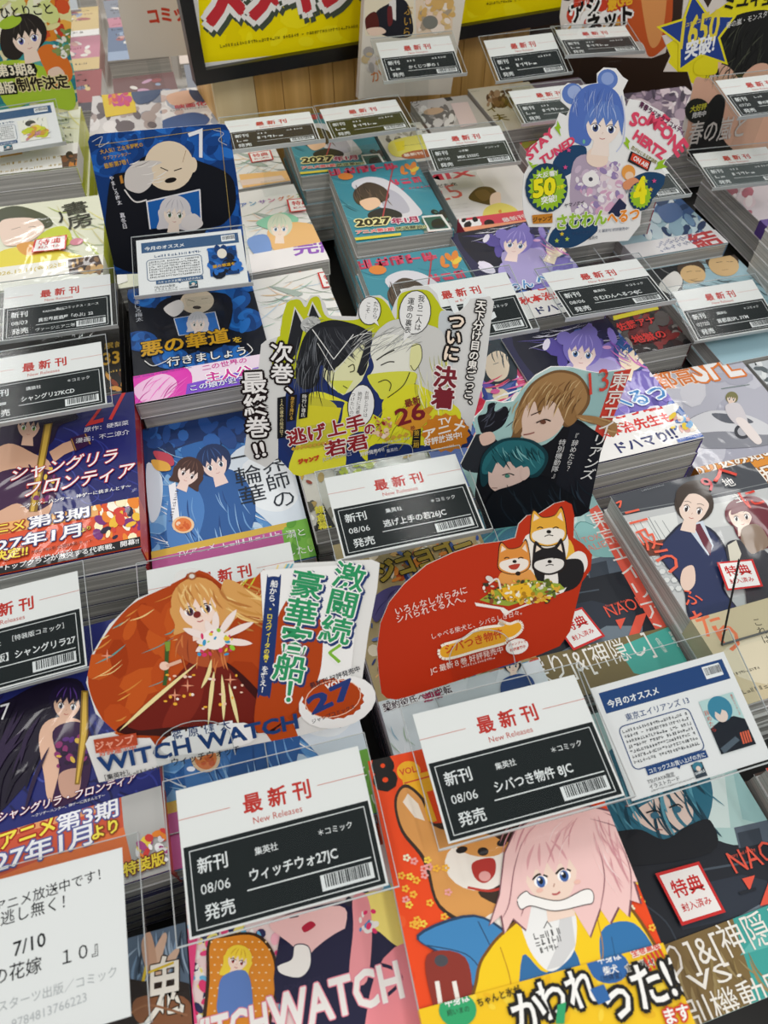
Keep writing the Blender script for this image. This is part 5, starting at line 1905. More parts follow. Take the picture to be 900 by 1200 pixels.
    a.vtext('く', '#7fb83a', 393, 754, 391, 778, b=.03, out=('#f2f3ee', .06), ws=1.1)
    a.vtext('！', '#2c9560', 341, 796, 337, 826, b=.03, out=('#f2f3ee', .06))
    # volume badge
    a.ell('#f0f0ee', 395, 822, 46, 30, -14)
    a.star('#b04210', 390, 818, 37, 34.5, 18, 0, .66)
    a.ell('#f0c8b0', 390, 818, 33.5, 21.6, -14)
    a.ell('#b04210', 390, 818, 32.5, 20.6, -14)
    a.text('vol.', '#f3efec', 382, 808, 402, 801, b=.012)
    a.text('27', '#263a78', 366, 836, 418, 812, b=.05, hs=.5)
    a.text('最新刊 好評発売中', '#1f2430', 364, 806, 422, 785, b=.01)
    a.text('ジャンプコミックス', '#1f2430', 366, 847, 416, 829, b=.01)
    # title
    a.poly('#b5482a', '110,866 160,858 162,872 113,882')
    a.text('ジャンプ', '#e9a088', 113, 878, 158, 869, b=.03)
    a.text('好評連載中', '#d8664a', 117, 885, 160, 877, b=.02)
    a.poly('#f0f0ee', '198,862 286,846 292,870 200,884', True)
    for i, ch in enumerate('篠原健太'):
        a.poly('#eef0f2', [(201 + i * 18.5, 857 - i * 3.6), (217 + i * 18.5, 854 - i * 3.6), (218 + i * 18.5, 864 - i * 3.6), (202 + i * 18.5, 867 - i * 3.6)])
        a.text(ch, '#1f3a6a', 203 + i * 18.5, 865.5 - i * 3.6, 215 + i * 18.5, 863 - i * 3.6, b=.015)
    a.text('WITCH WATCH', '#1d3f75', 118, 904, 350, 852, b=.035, hs=.82)
    a.star('#eef0f2', 279, 866, 4, 1.4, 4)
    a.star('#eef0f2', 198, 888, 3.6, 1.3, 4)
    a.text('ウィッチウォッチ', '#20242c', 202, 896, 282, 880, b=.012)
    a.text('［集英社］', '#20242c', 124, 913, 151, 907, b=.01)
    a.greek('#555', 152, 908, 192, 899, 2.2)
    a.ell('#7fa8dc', 228, 903, 18, 9, -14, clip=True)
    a.ell('#e9eef6', 224, 900, 5, 3)
    a.poly('#e2a490', '194,896 206,894 204,910 194,914', False, True)


standee((245, 893), -421, -1, 44, -445, '101,800 107,768 128,732 160,702 200,686 206,672 216,667 228,666 244,672 262,686 300,676 312,664 330,661 436,656 445,660 442,690 432,740 424,800 437,806 440,822 428,838 400,850 352,862 300,872 262,880 200,894 150,910 116,917 110,900 100,872 104,864 136,858 112,836',
        art_witchboard, 'orange round board with a blond girl and large blue title, left of the red board', tabs=((232, 893, 44, 26),), face='#e4e4e1')


def art_redboard(a):
    a.poly('#b93010', '440,822 800,740 700,560 560,600 430,720', False, True)
    # three plain puppies
    def pup(cx, cy, r, col, muz, k):
        a.poly('#2a1c16', [(cx - r * .95, cy - r * .2), (cx - r * .8, cy - r * 1.15), (cx - r * .3, cy - r * .75), (cx + r * .35, cy - r * .85), (cx + r * .75, cy - r * 1.3), (cx + r * 1.0, cy - r * .2), (cx + r * .9, cy + r * .5), (cx, cy + r * .85), (cx - r * .9, cy + r * .55)], True)
        a.poly(col, [(cx - r * .9, cy - r * .2), (cx - r * .76, cy - r * 1.05), (cx - r * .3, cy - r * .7), (cx + r * .35, cy - r * .8), (cx + r * .72, cy - r * 1.2), (cx + r * .95, cy - r * .2), (cx + r * .85, cy + r * .48), (cx, cy + r * .8), (cx - r * .85, cy + r * .52)], True)
        a.poly('#eddcc8', [(cx - r * .78, cy - r * .5), (cx - r * .72, cy - r * .9), (cx - r * .45, cy - r * .68)])
        a.poly('#eddcc8', [(cx + r * .5, cy - r * .72), (cx + r * .7, cy - r * 1.0), (cx + r * .82, cy - r * .5)])
        a.poly(muz, [(cx - r * .8, cy + r * .1), (cx - r * .2, cy - r * .1), (cx + r * .3, cy - r * .15), (cx + r * .85, cy), (cx + r * .75, cy + r * .45), (cx, cy + r * .74), (cx - r * .75, cy + r * .48)], True)
        a.ell('#1c1614', cx + r * .05, cy + r * .05, r * .13, r * .1)
        for s_ in (-1, 1):
            a.line('#1c1614', .7, [(cx + s_ * r * .42 - r * .16, cy - r * .12), (cx + s_ * r * .42, cy - r * .2), (cx + s_ * r * .42 + r * .16, cy - r * .14)], True)
        if k:
            a.poly('#b5402f', [(cx - r * .3, cy + r * .3), (cx + r * .35, cy + r * .18), (cx + r * .2, cy + r * .5), (cx - r * .15, cy + r * .52)], True)
        else:
            a.line('#1c1614', .6, [(cx - r * .18, cy + r * .3), (cx + r * .05, cy + r * .22), (cx + r * .28, cy + r * .26)], True)
    a.poly('#e6b13a', '618,640 664,630 672,662 640,690 616,680', True)
    a.poly('#ece6dc', '616,628 660,620 664,652 640,672 616,668', True)
    pup(642, 622, 22, '#e3a93a', '#ece6dc', 0)
    a.poly('#e09a4e', '586,672 622,668 626,700 590,704', True)
    pup(602, 657, 19.5, '#dd8f3f', '#efe6da', 1)
    a.ell('#2a1c16', 607, 672, 3, 2.5)
    a.poly('#ece8e2', '664,656 676,646 686,650 688,664 678,676 668,668', True)
    a.poly('#1f1d1f', '626,664 660,656 680,656 684,672 672,690 640,694', True)
    a.poly('#ece8e2', '640,664 650,660 654,684 646,696 638,690', True)
    pup(643, 657, 20, '#1f1d1f', '#e4e0da', 0)
    # open picture book
    a.poly('#efece4', '556,706 590,712 596,716 626,704 664,688 660,694 600,716 592,722 586,714 558,710')
    a.poly('#98a83a', '562,703 584,688 626,680 656,684 662,690 622,702 596,710 578,708')
    a.splat(['#e3c23a', '#d8d2c0', '#5a6a2a', '#b9c84a', '#8a4a2a', '#f0eee4', '#d9a83a', '#3a3a2a'], (566, 680, 656, 706), 120, 1.2, 4.2, 3)
    a.poly('#e8b32a', '582,690 618,682 624,698 594,704')
    a.splat(['#f3e6b0', '#b0801a', '#efeae0'], (582, 682, 624, 702), 26, 1, 3, 3)
    a.line('#e6ded6', 1.2, '572,684 582,678 586,690', True)
    a.ell('#d9d4cc', 573, 678, 5, 3, 30)
    # lettering
    w = '#f4dcd2'
    a.text('いろんなしがらみに', w, 464, 720, 547, 694, b=.006)
    a.text('シバられてる人へ。', w, 465, 729, 545, 704, b=.006)
    a.text('しゃべる柴犬と、シバらしき日々。', w, 506, 748, 611, 719)
    ol = '517,758 541,750 560,738 590,733 584,728 596,732 607,729 610,736 602,744 592,748 590,752 560,760 521,770'
    a.line('#f5ecdc', 3.4, ol, True, closed=True)
    a.poly('#e6a62a', ol, True)
    a.text('シバつき物件', '#c8481c', 522, 765, 589, 745, b=.03, hs=1.0)
    a.text('JC 最新８巻 好評発売中', w, 504, 789, 589, 763, b=.006)
    a.greek(w, 540, 782, 580, 771, 1.6)
    a.ell('#f0ebe6', 605, 757, 13.5, 9, -14)
    a.text('ジャンプ＋で', '#c03a2a', 595, 757, 616, 752, b=.02)
    a.text('好評連載中', '#c03a2a', 597, 763, 615, 758, b=.02)


standee((568, 794), -425, 2, 45, -442, '447,812 444,790 442,760 446,730 456,706 474,684 500,662 530,648 560,638 590,634 604,630 608,614 618,604 632,602 650,590 662,587 670,591 673,604 672,630 684,638 694,650 692,668 682,682 676,706 668,740 656,757 630,768 560,790 480,816 464,820 453,818',
        art_redboard, 'red rounded die-cut board with three puppies over an open picture book', tabs=((566, 787, 42, 28),), face='#b93010', edge='#e4ddd6')


def art_ngboard(a):
    a.poly('#20346e', '326,500 340,440 516,430 528,470 548,500 556,512 548,526 500,532 350,560 326,538', False, True)
    rim = '328,440 330,380 335,356 345,351 352,352 358,360 364,350 374,349 384,372 420,374 423,360 432,350 445,349 455,358 464,374 466,352 474,342 500,340 512,352 518,362 530,372 530,420 470,440'
    a.poly('#c3c81e', rim, True, True)
    a.poly('#23336a', '340,470 400,400 505,420 520,500 350,540', True, True)
    a.poly('#c9cfd2', '514,372 524,364 534,370 536,400 526,440 516,430', True)
    # left: black hair, seen in profile
    a.poly('#e6e23c', '360,468 400,470 402,478 396,500 372,494 352,512 340,560 400,556 410,510 460,500 380,460', True, True)
    a.poly('#c8c23a', '352,470 376,466 396,480 386,520 350,520', True, True)
    a.poly('#d8d030', '350,474 400,478 396,494 352,500')
    a.poly('#e4e4b4', '378,440 388,400 430,392 432,428 424,446 412,458 402,463 388,454')
    a.poly('#dbdf58', '386,446 414,446 404,462 396,460')
    a.poly('#dcdcd8', '338,398 345,359 362,384')
    a.poly('#23252a', '337,402 346,362 356,384 350,410 340,424')
    a.poly('#dcdcd8', '360,370 366,353 377,372')
    a.poly('#23252a', '362,370 366,356 374,372 366,380')
    a.ell('#b9bbb9', 364, 380, 12, 9, -20)
    a.strokes(['#8f9190', '#e4e5e3', '#6a6c6c'], (354, 372, 374, 388), 26, 4, 10, .7, 20, 80, 3)
    a.poly('#1f2126', '346,440 354,400 368,382 390,375 416,380 432,388 436,394 430,430 424,440 420,434 428,400 390,434 376,428 372,450 356,456', True)
    a.poly('#26282e', '366,384 420,382 391,436 378,412')
    a.strokes(['#4f5258', '#3a3c42', '#6c7076', '#15171b'], (350, 384, 392, 440), 60, 20, 46, .8, 95, 22, 4)
    a.strokes(['#54575d', '#3a3c42'], (376, 382, 424, 400), 26, 20, 40, .8, 55, 25, 6)
    a.line('#e4e5e2', .7, '366,386 391,421 414,392')
    a.line('#e4e5e2', .5, '372,402 392,436 416,408 434,388')
    a.poly('#26282e', '420,392 436,388 434,410 424,440 418,436 428,404')
    a.line('#4a4a30', .8, '408,430 414,427 415,434 410,436', True)
    a.line('#4a4a30', .6, '402,452 407,455')
    # right: pale hair, profile facing left
    a.poly('#d2d2ce', '436,400 446,384 466,374 500,380 520,392 526,430 520,470 500,464 480,440 470,420 440,420', True)
    a.poly('#e9e9dc', '434,412 440,396 462,392 486,402 486,430 480,452 460,464 450,466 440,458 432,444 438,430', True)
    a.poly('#d9da4a', '436,438 486,436 480,456 450,468 442,460 432,446', True)
    a.poly('#dfdc30', '450,468 482,450 510,462 540,484 520,520 440,520 430,540 420,520 446,490', True, True)
    a.strokes(['#9fa19e', '#b9bbb6', '#eeeeea', '#8a8c88'], (438, 378, 500, 404), 50, 18, 46, .6, 150, 25, 3)
    a.strokes(['#b9ba50', '#e6e63a', '#a9a93a', '#efefd0'], (488, 410, 524, 468), 40, 18, 42, .7, 80, 18, 3)
    a.strokes(['#6a6a28', '#b3ae20'], (450, 470, 510, 505), 18, 18, 40, .6, 130, 25, 3)
    a.poly('#e3e2a4', '482,406 492,404 494,420 486,434 480,430', True)
    a.line('#2a2a20', .6, '482,406 492,404 494,420 486,434 481,428', True)
    a.line('#2a2a22', .9, '441,422 450,416 462,410', True)
    a.line('#2a2a22', .8, '446,428 455,424 462,424', True)
    a.line('#2a2a22', .7, '443,448 452,445 458,450 456,458', True)
    a.line('#2a2a22', .7, '480,436 472,452 454,466', True)
    # balloons
    for el, tx in (((433, 364, 12.5, 16), None), ((486, 366, 18, 25), None), ((423, 475, 15, 24), None)):
        a.ell('#2a2a2a', el[0], el[1], el[2] + 1, el[3] + 1, 6)
        a.ell('#eeeeec', el[0], el[1], el[2], el[3], 6)
    a.poly('#eeeeec', '436,376 441,374 444,382')
    a.poly('#eeeeec', '474,386 484,388 472,401')
    a.vtext('だから', '#1a1a1a', 441, 353, 439, 374)
    a.vtext('こそ…', '#1a1a1a', 432, 354, 430, 374)
    a.vtext('我ら二人は', '#1a1a1a', 494, 346, 489, 388, b=.008)
    a.vtext('運命の裏表', '#1a1a1a', 482, 349, 477, 391, b=.008)
    a.vtext('お前とだけは', '#1a1a1a', 430, 458, 428, 489)
    a.vtext('絶対に決着を', '#1a1a1a', 422, 459, 418, 491)
    a.vtext('つけたいのだ', '#1a1a1a', 414, 460, 411, 491)
    # captions
    for t, x0, y0, x1, y1, c in (('時行い尊氏', 357, 462, 355, 489, '#f0efe6'), ('歴史を賭ける', 343, 465, 341, 492, '#e0b24a'), ('2人の運命の結末は？', 330, 467, 330, 512, '#e8d8a0')):
        dx = 5
        a.poly('#14141a', [(x0 - dx, y0 - 1), (x0 + dx, y0 - 3), (x1 + dx, y1), (x1 - dx, y1 + 2)])
        a.vtext(t, c, x0, y0, x1, y1)
    o1 = ('#1a0d0e', .1)
    a.vtext('次巻、', '#f3f0ee', 330, 402, 331, 474, b=.02, out=o1, ws=1.1)
    a.vtext('最終巻', '#f3f0ee', 297, 436, 303, 514, b=.02, out=o1, ws=1.1)
    a.text('!!', '#f3f0ee', 300, 536, 312, 533, b=.03, out=('#1a0d0e', .1), hs=.8)
    a.vtext('天下分け目の鬼ごっこ、', '#f3f0ea', 564, 352, 546, 479, b=.03, out=('#161010', .13), ws=1.1)
    a.vtext('ついに', '#f6e3cf', 536, 368, 527, 424, b=.04, out=('#161010', .13), ws=1.1)
    a.vtext('決着', '#7d2530', 523, 430, 517, 480, b=.04, out=('#f0e8e6', .06), ws=1.15)
    # badges
    a.poly('#c98a2a', '476,488 503,476 508,478 482,512')
    a.poly('#d8962f', '462,496 482,472 506,488 486,508')
    a.text('26', '#7a1f28', 466, 499, 499, 489, b=.03, hs=.75)
    a.text('最新', '#7a1f28', 475, 477, 493, 471, b=.02)
    a.text('巻', '#7a1f28', 481, 505, 487, 503, b=.01)
    a.star('#cf7f24', 522, 507, 29, 25.5, 15, 0, .8)
    a.text('TV', '#f6f1ea', 514, 498, 529, 495, b=.02, hs=.8)
    a.text('アニメ', '#f6f1ea', 497, 514, 545, 501, b=.035, hs=.7)
    a.text('好評放送中!', '#f6f1ea', 497, 522, 541, 512, b=.03)
    a.greek('#f6e2ca', 505, 529, 532, 522, 1.6)
    a.poly('#17171c', '484,504 493,502 492,524 482,526')
    a.vtext('第二期', '#d9b23a', 488, 504, 487, 525)
    # title
    o2 = ('#efe6e4', .05)
    a.text('逃げ上手', '#8f2028', 338, 521, 428, 501, b=.035, out=o2, hs=.85)
    a.text('の', '#8f2028', 428, 509, 440, 506, b=.04, out=o2)
    a.text('若君', '#8f2028', 382, 534, 432, 523, b=.035, out=o2, hs=.75)
    for i in range(9):
        a.poly('#c9a03a', [(341 + i * 5, 526 - i * .9), (343.5 + i * 5, 523 - i * .9), (346 + i * 5, 525 - i * .9), (343.5 + i * 5, 528 - i * .9)])
    for i in range(4):
        a.poly('#c9a03a', [(450 + i * 7.3, 515 - i * 1.6), (453 + i * 7.3, 511 - i * 1.6), (457 + i * 7.3, 513 - i * 1.6), (453 + i * 7.3, 517 - i * 1.6)])
    a.splat(['#f0dcc8', '#c88a5a', '#8f2028', '#e8c8a8'], (436, 488, 458, 512), 30, 1.2, 3.6, 3)
    a.poly('#20346e', '451,525 467,522 466,529 452,532')
    a.text('集英社', '#e6e6ea', 453, 530, 466, 527)
    a.greek('#c9cbd8', 448, 520, 480, 514, 1.8)
    a.text('ジャンプ', '#c8482a', 350, 543, 374, 538, b=.05, out=('#c8482a', .05))
    a.text('JUMP COMICS', '#c3c6d4', 378, 540, 412, 533)
    a.text('好評発売中!!', '#e9e9ee', 422, 534, 450, 528, b=.02)


standee((440, 548), -432, -1, 58, -444, '286,532 290,500 288,470 284,440 290,434 303,432 306,404 312,399 328,394 330,374 336,355 346,347 354,349 359,355 364,346 374,346 381,356 386,370 418,371 421,357 430,347 446,346 455,353 459,366 464,352 472,340 486,335 502,335 512,344 517,360 530,368 540,364 548,356 552,350 574,347 579,354 576,372 568,440 558,480 553,498 552,508 556,512 548,524 500,530 440,538 400,546 352,558 344,556 326,536 312,548 292,538',
        art_ngboard, 'yellow and navy die-cut board with two facing profiles and black lettering at both sides', tabs=((462, 536, 30, 12),), face='#dddddb')


def art_taboard(a):
    a.poly('#a9cfcc', '535,560 560,470 700,420 760,420 690,640 560,640', False, True)
    a.poly('#9cc4c4', '690,436 735,434 715,500 680,520', False, True)
    a.poly('#bfdedb', '688,500 712,496 706,540 690,560', False, True)
    a.poly('#d2473a', '720,436 740,432 706,524 692,520')
    a.poly('#2b2f36', '540,540 556,510 580,514 586,530 570,552 548,552', True, True)
    a.poly('#15181e', '560,552 580,536 640,520 668,492 690,500 712,528 690,610 570,620', True, True)
    a.poly('#1b1f28', '670,494 690,502 712,526 690,606 640,610', False, True)
    # gloved hand
    a.poly('#1c1d24', '562,502 560,488 570,484 572,474 580,472 580,482 592,476 596,484 590,498 578,506 566,508', True)
    a.strokes(['#3f4250', '#0f1014', '#565a68'], (562, 478, 594, 504), 14, 8, 18, 1, -50, 40, 3)
    a.poly('#e6c4b4', '562,510 576,506 580,516 566,522', True)
    # light brown hair head
    a.poly('#7d5c3a', '600,510 606,478 622,450 650,434 676,438 690,456 690,474 676,492 662,500 640,484 618,500 606,518 596,512', True)
    a.poly('#a98254', '603,508 608,480 624,452 650,437 675,441 687,458 686,474 672,490 660,494 640,478 616,496', True)
    a.poly('#e9cdbc', '612,504 612,488 622,470 654,462 662,486 654,506 634,518 620,516 611,510', True)
    a.poly('#9a7448', '618,490 628,456 650,452 668,468 676,490 664,498 652,474 640,470 632,486 626,470', True)
    a.strokes(['#c9a674', '#8a653e', '#6d4d30', '#d9bb8a', '#b08a5a'], (618, 442, 684, 466), 44, 14, 30, 1.0, 118, 26, 5)
    a.strokes(['#c9a674', '#8a653e', '#b08a5a'], (604, 468, 616, 490), 12, 10, 22, .9, 110, 14, 6)
    a.poly('#a98254', '676,486 700,488 722,496 718,512 702,498 680,492', True)
    a.strokes(['#c9a674', '#8a653e'], (676, 486, 712, 500), 10, 14, 28, 1, 15, 12, 5)
    a.line('#2a1c1a', 1.0, '628,495 638,491 645,493', True)
    a.line('#3a2620', .8, '622,486 634,481', True)
    a.ell('#6d4434', 636, 494, 3.5, 2.6)
    a.line('#8a4038', .8, '613,509 620,508 626,506', True)
    # teal hair head
    a.poly('#173f48', '562,556 566,532 588,514 620,514 640,528 640,544 626,560 604,552 580,556 566,570', True)
    a.poly('#2a6f78', '565,554 569,534 590,517 618,517 636,530 636,544 622,556 604,548 582,552', True)
    a.poly('#e6cbc0', '572,560 574,546 592,540 612,546 614,560 600,570 584,576 574,570', True)
    a.poly('#25636c', '568,550 580,530 606,530 616,542 604,548 596,538 590,548 582,540 576,554')
    a.strokes(['#4f9aa0', '#194a52', '#83c0c2', '#12363d'], (572, 519, 632, 532), 30, 10, 22, .9, 60, 40, 5)
    a.poly('#e6cbc0', '610,550 618,546 620,556 612,562', True)
    a.line('#1c2a2c', .8, '588,556 596,554 602,556', True)
    a.ell('#4f8a7a', 594, 557, 3, 2.2)
    a.line('#8a5a50', .6, '576,571 582,571')
    a.poly('#10151c', '574,580 600,568 630,558 650,566 690,604 570,620', True, True)
    a.strokes(['#22303a', '#1a2630', '#2c3a48'], (585, 560, 690, 605), 26, 16, 40, 1.6, 60, 40, 5, True)
    # lettering
    a.text('13', '#d8483c', 690, 462, 713, 455, hs=1.25)
    a.text('VOLUME', '#2a3a3e', 700, 440, 712, 438)
    a.vtext('東京エイ', '#f0ece6', 728, 436, 706, 510, b=.012, ws=1.05)
    a.vtext('リアンズ', '#e9ebea', 704, 508, 686, 562, b=.008, ws=1.2)
    a.vtext('『辞めたら？', '#e6e8e8', 676, 507, 664, 552)
    a.vtext('特別機動隊』', '#e6e8e8', 659, 514, 647, 560)


standee((630, 611), -447, -4, 74, -461, '542,550 540,544 552,520 558,508 556,490 566,480 570,470 580,470 590,472 602,470 612,456 628,440 646,430 668,430 684,434 700,437 733,433 736,437 704,530 690,598 680,604 630,612 570,620 564,600',
        art_taboard, 'teal upright board with a brown-haired and a teal-haired figure in black coats', tabs=(), face='#c5dedb')


def art_samuboard(a):
    W_ = '#f0f0ee'
    a.poly('#20456a', '648,190 664,172 686,172 684,190 664,206 652,206', True, True)
    a.poly('#20456a', '738,214 756,202 776,204 780,214 762,236 744,240', True, True)
    a.poly('#20456a', '642,286 652,266 690,256 700,270 676,288 654,291', True, True)
    # plain girl with blue hair in two buns
    a.ell('#5f7fc4', 671, 110, 12.5, 12.5)
    a.ell('#5f7fc4', 712, 93, 12, 12)
    a.ell('#9fb2de', 673, 108, 8, 8)
    a.ell('#8fa6da', 712, 92, 7.5, 7.5)
    a.poly('#e9d9de', '676,190 694,182 716,190 730,210 732,246 700,252 670,250 672,215', True)
    a.poly('#b5a4b8', '672,190 696,184 704,220 700,250 670,250', True)
    a.splat(['#cdb9cc', '#9a86b4', '#e9e0e6', '#d8a9c4', '#f2ecef'], (676, 192, 728, 248), 90, 2, 6, 3)
    a.ell('#f4f1ef', 692, 210, 10, 9)
    a.ell('#4a4654', 692, 210, 2.5, 2.5)
    a.poly('#2a2f4e', '712,250 726,232 734,240 730,256')
    a.poly('#f4ddcb', '690,176 708,170 712,190 700,196 688,190', True)
    a.poly('#5574bf', '667,158 668,128 682,104 704,98 724,110 731,136 726,150 700,150 690,170 676,168', True)
    a.face(707, 148, 23, 6, '#f6e6da', '#5f80c6', '#a9bce6', '#3f4d7a', back=False, ew=.2)
    a.strokes(['#9fb2de', '#4a66b0', '#b9c6ea', '#7f98d4'], (674, 102, 722, 122), 40, 10, 24, .7, 95, 30, 4)
    a.line('#c5cdea', 1.1, '728,112 732,140 730,165 722,178', True)
    a.ell('#6fb8a0', 684, 166, 1.6, 2.6)
    pk = '#e04a68'
    a.text('STAY', pk, 621, 188, 650, 157, b=.05, hs=.8)
    a.text('TUNED', pk, 635, 193, 674, 167, b=.05, hs=.85)
    for t, q in (('S', (737, 146, 745, 148)), ('O', (746, 144, 755, 149)), ('M', (757, 145, 768, 152)), ('E', (769, 148, 776, 154)),
                 ('O', (772, 158, 784, 165)), ('N', (782, 168, 790, 177)), ('E', (788, 175, 794, 184))):
        a.text(t, pk, *q, b=.05, hs=.85)
    a.text('HERTZ', pk, 741, 162, 775, 187, b=.06, hs=.9)
    a.text('青春ラジオラブコメディ', '#5a2a4a', 748, 124, 800, 158, b=.03)
    for p in ('653,141 657,150 655,151 657,160 649,149 652,148', '733,160 738,166 736,168 737,176 730,167 733,166', '770,190 780,186 776,192 782,196 766,199 770,194', '618,188 624,192 621,194 631,192 624,198 621,194'):
        a.poly('#9ac42a', p)
    a.poly('#26262a', '737,182 739,177 763,189 759,201 735,189')
    a.poly('#d8452c', '738,187 741,179 761,190 758,199')
    a.text('ON AIR', '#f4f2f0', 741, 187, 758, 197, b=.03, hs=1.0)
    a.text('恋がはじまる放送席', '#8a7f2a', 739, 174, 768, 192, b=.02)
    a.ell('#eba04a', 736, 202, 8, 9)
    a.ell('#f2cfae', 737, 206, 5, 5)
    a.poly('#e0956a', '730,214 742,208 750,214 746,222 732,222', True)
    # badges
    a.ell('#1f3f5c', 640, 220, 25, 29)
    a.star('#9ac42a', 641, 221, 23, 19, 22, 0, 1.15)
    a.text('50', '#f4e81f', 625, 231, 650, 227, b=.06, hs=.9, out=('#3a5a1a', .04))
    a.text('大反響!', '#f4f4ee', 628, 209, 652, 205, b=.02, hs=.8)
    a.text('万部', '#f4e81f', 652, 222, 660, 220, b=.03)
    a.text('突破!', '#f4f4ee', 634, 239, 652, 235, b=.03)
    a.ell('#1f3f5c', 750, 230, 14, 17)
    a.star('#9ac42a', 750, 229, 13, 11, 18, 0, 1.2)
    a.text('4', '#f4e81f', 743, 239, 756, 236, b=.07, hs=1.3)
    a.text('vol.', '#8a8f98', 732, 227, 744, 224, b=.02)
    R = random.Random(2)
    for x, y in ((652, 180), (666, 176), (662, 196), (756, 212), (766, 212), (762, 222), (658, 274), (664, 280), (652, 282)):
        a.star(R.choice(['#d8508a', '#b9d24a', '#e0c23a']), x, y, 3, 1.4, 5)
    a.poly('#c9842a', '623,252 647,250 647,261 624,262')
    a.text('ジャンプ', '#5a3a14', 624, 260, 646, 258, b=.04)
    a.text('さむわん', '#9ac43a', 652, 268, 710, 261, b=.05, out=('#f2f4ea', .05), hs=1.1)
    a.text('へるつ', '#ee9030', 711, 262, 748, 256, b=.05, out=('#f6f0e8', .05), hs=1.1)
    a.text('ヤマノエイ', '#2a2a3a', 661, 243, 684, 239, b=.015)
    a.text('ジャンプコミックス 最新刊 好評発売中!', '#3a4a6a', 670, 275, 736, 269)
    a.text('集英社', '#2a2f3a', 689, 281, 700, 279)


standee((680, 288), -420, -2, 66, -444, '614,250 612,228 614,205 620,194 616,186 622,172 640,158 651,146 656,132 664,136 668,128 657,118 657,104 666,97 680,100 700,97 700,86 708,79 722,80 730,90 736,94 730,106 734,126 738,116 752,118 778,132 796,152 802,164 800,172 780,188 776,198 780,204 778,216 766,232 752,246 750,264 736,282 706,284 668,291 650,290 640,282 646,266 620,266',
        art_samuboard, 'white die-cut board with a blue bun-haired girl and pink bubble lettering', tabs=(), face='#efefed')


def art_blueboard(a):
    a.poly('#123a78', '90,140 280,130 320,340 110,340', False, True)
    for x, y, r in ((150, 170, 34), (230, 172, 34), (190, 160, 30), (128, 190, 26), (262, 170, 26), (265, 240, 34), (280, 255, 30), (240, 260, 30), (134, 300, 24), (150, 160, 20)):
        a.ell('#1a4f9c', x, y, r, r * .7, 0, 20, True)
        for k in range(8):
            an = k * .8 + x
            a.ell(('#2a74cc', '#1f5fb4', '#123c7c', '#16468c')[k % 4], x + r * .5 * math.cos(an), y + r * .35 * math.sin(an), r * .42, r * .22, k * 50, 14, True)
    a.poly('#10131c', '128,216 150,200 172,182 210,180 232,188 270,206 276,240 262,262 240,272 240,310 135,312', True, True)
    a.line('#b9a05a', .5, '112,170 258,150 274,300')
    a.line('#c9cfd8', .5, '108,166 120,160 116,172 128,166', True)
    a.line('#c9cfd8', .5, '250,152 262,156 256,164 266,170', True)
    a.ell('#ecd9bd', 198, 194, 29, 29, 0, 28)
    a.ell('#ecd9bd', 226, 193, 5, 9)
    a.line('#2a2018', .9, '188,196 197,200', True)
    a.line('#2a2018', .9, '204,200 213,197', True)
    a.ell('#1a1412', 200, 211, 7, 3, -12)
    a.line('#b58f6a', .5, '218,176 214,190', True)
    # gloved hand
    a.poly('#d9d2cc', '146,214 148,200 160,190 176,188 190,190 178,196 180,206 176,218 164,226 150,222', True)
    a.strokes(['#8a827c', '#f4efe9'], (150, 192, 182, 216), 10, 10, 24, .8, -20, 30, 2)
    a.line('#e6e2de', 1.4, '146,222 158,236 172,234', True)
    a.poly('#1d62b0', '172,236 234,222 236,262 176,268')
    a.line('#e9e9ec', 1.4, '172,236 234,222 236,262', closed=False)
    a.line('#e9e9ec', 1.4, '172,236 176,268')
    a.face(205, 250, 15, 4, '#f2e2d2', '#d9d5d6', '#b0acb2', '#5a7a5a', long=.5, ew=.17)
    a.poly('#e3ddda', '214,256 228,250 238,262 226,270 214,266', True)
    a.text('7', '#f4f4f6', 232, 186, 249, 180, hs=1.0, b=.0)
    a.text('大人気！乙女系野獣の', '#d8a83a', 118, 180, 168, 171, b=.012)
    a.text('ラブファンタジー', '#d8a83a', 122, 187, 154, 181, b=.012)
    a.text('最新第7巻！', '#d8a83a', 123, 197, 151, 191, b=.012)
    a.vtext('やましろ梅太', '#e8e8ee', 130, 206, 141, 240, b=.01)
    a.vtext('真冬日', '#e8e8ee', 143, 249, 147, 268, b=.01)
    a.poly('#c98a3a', '140,206 143,205 145,214 142,215')


standee((220, 318), -431, -2, 74, -435, '136,322 122,260 103,166 105,160 112,157 256,145 264,146 269,154 278,210 288,300 289,314', art_blueboard,
        'deep blue upright board with a bald man and roses', face='#e8e8e6', edge='#e8e8e6')


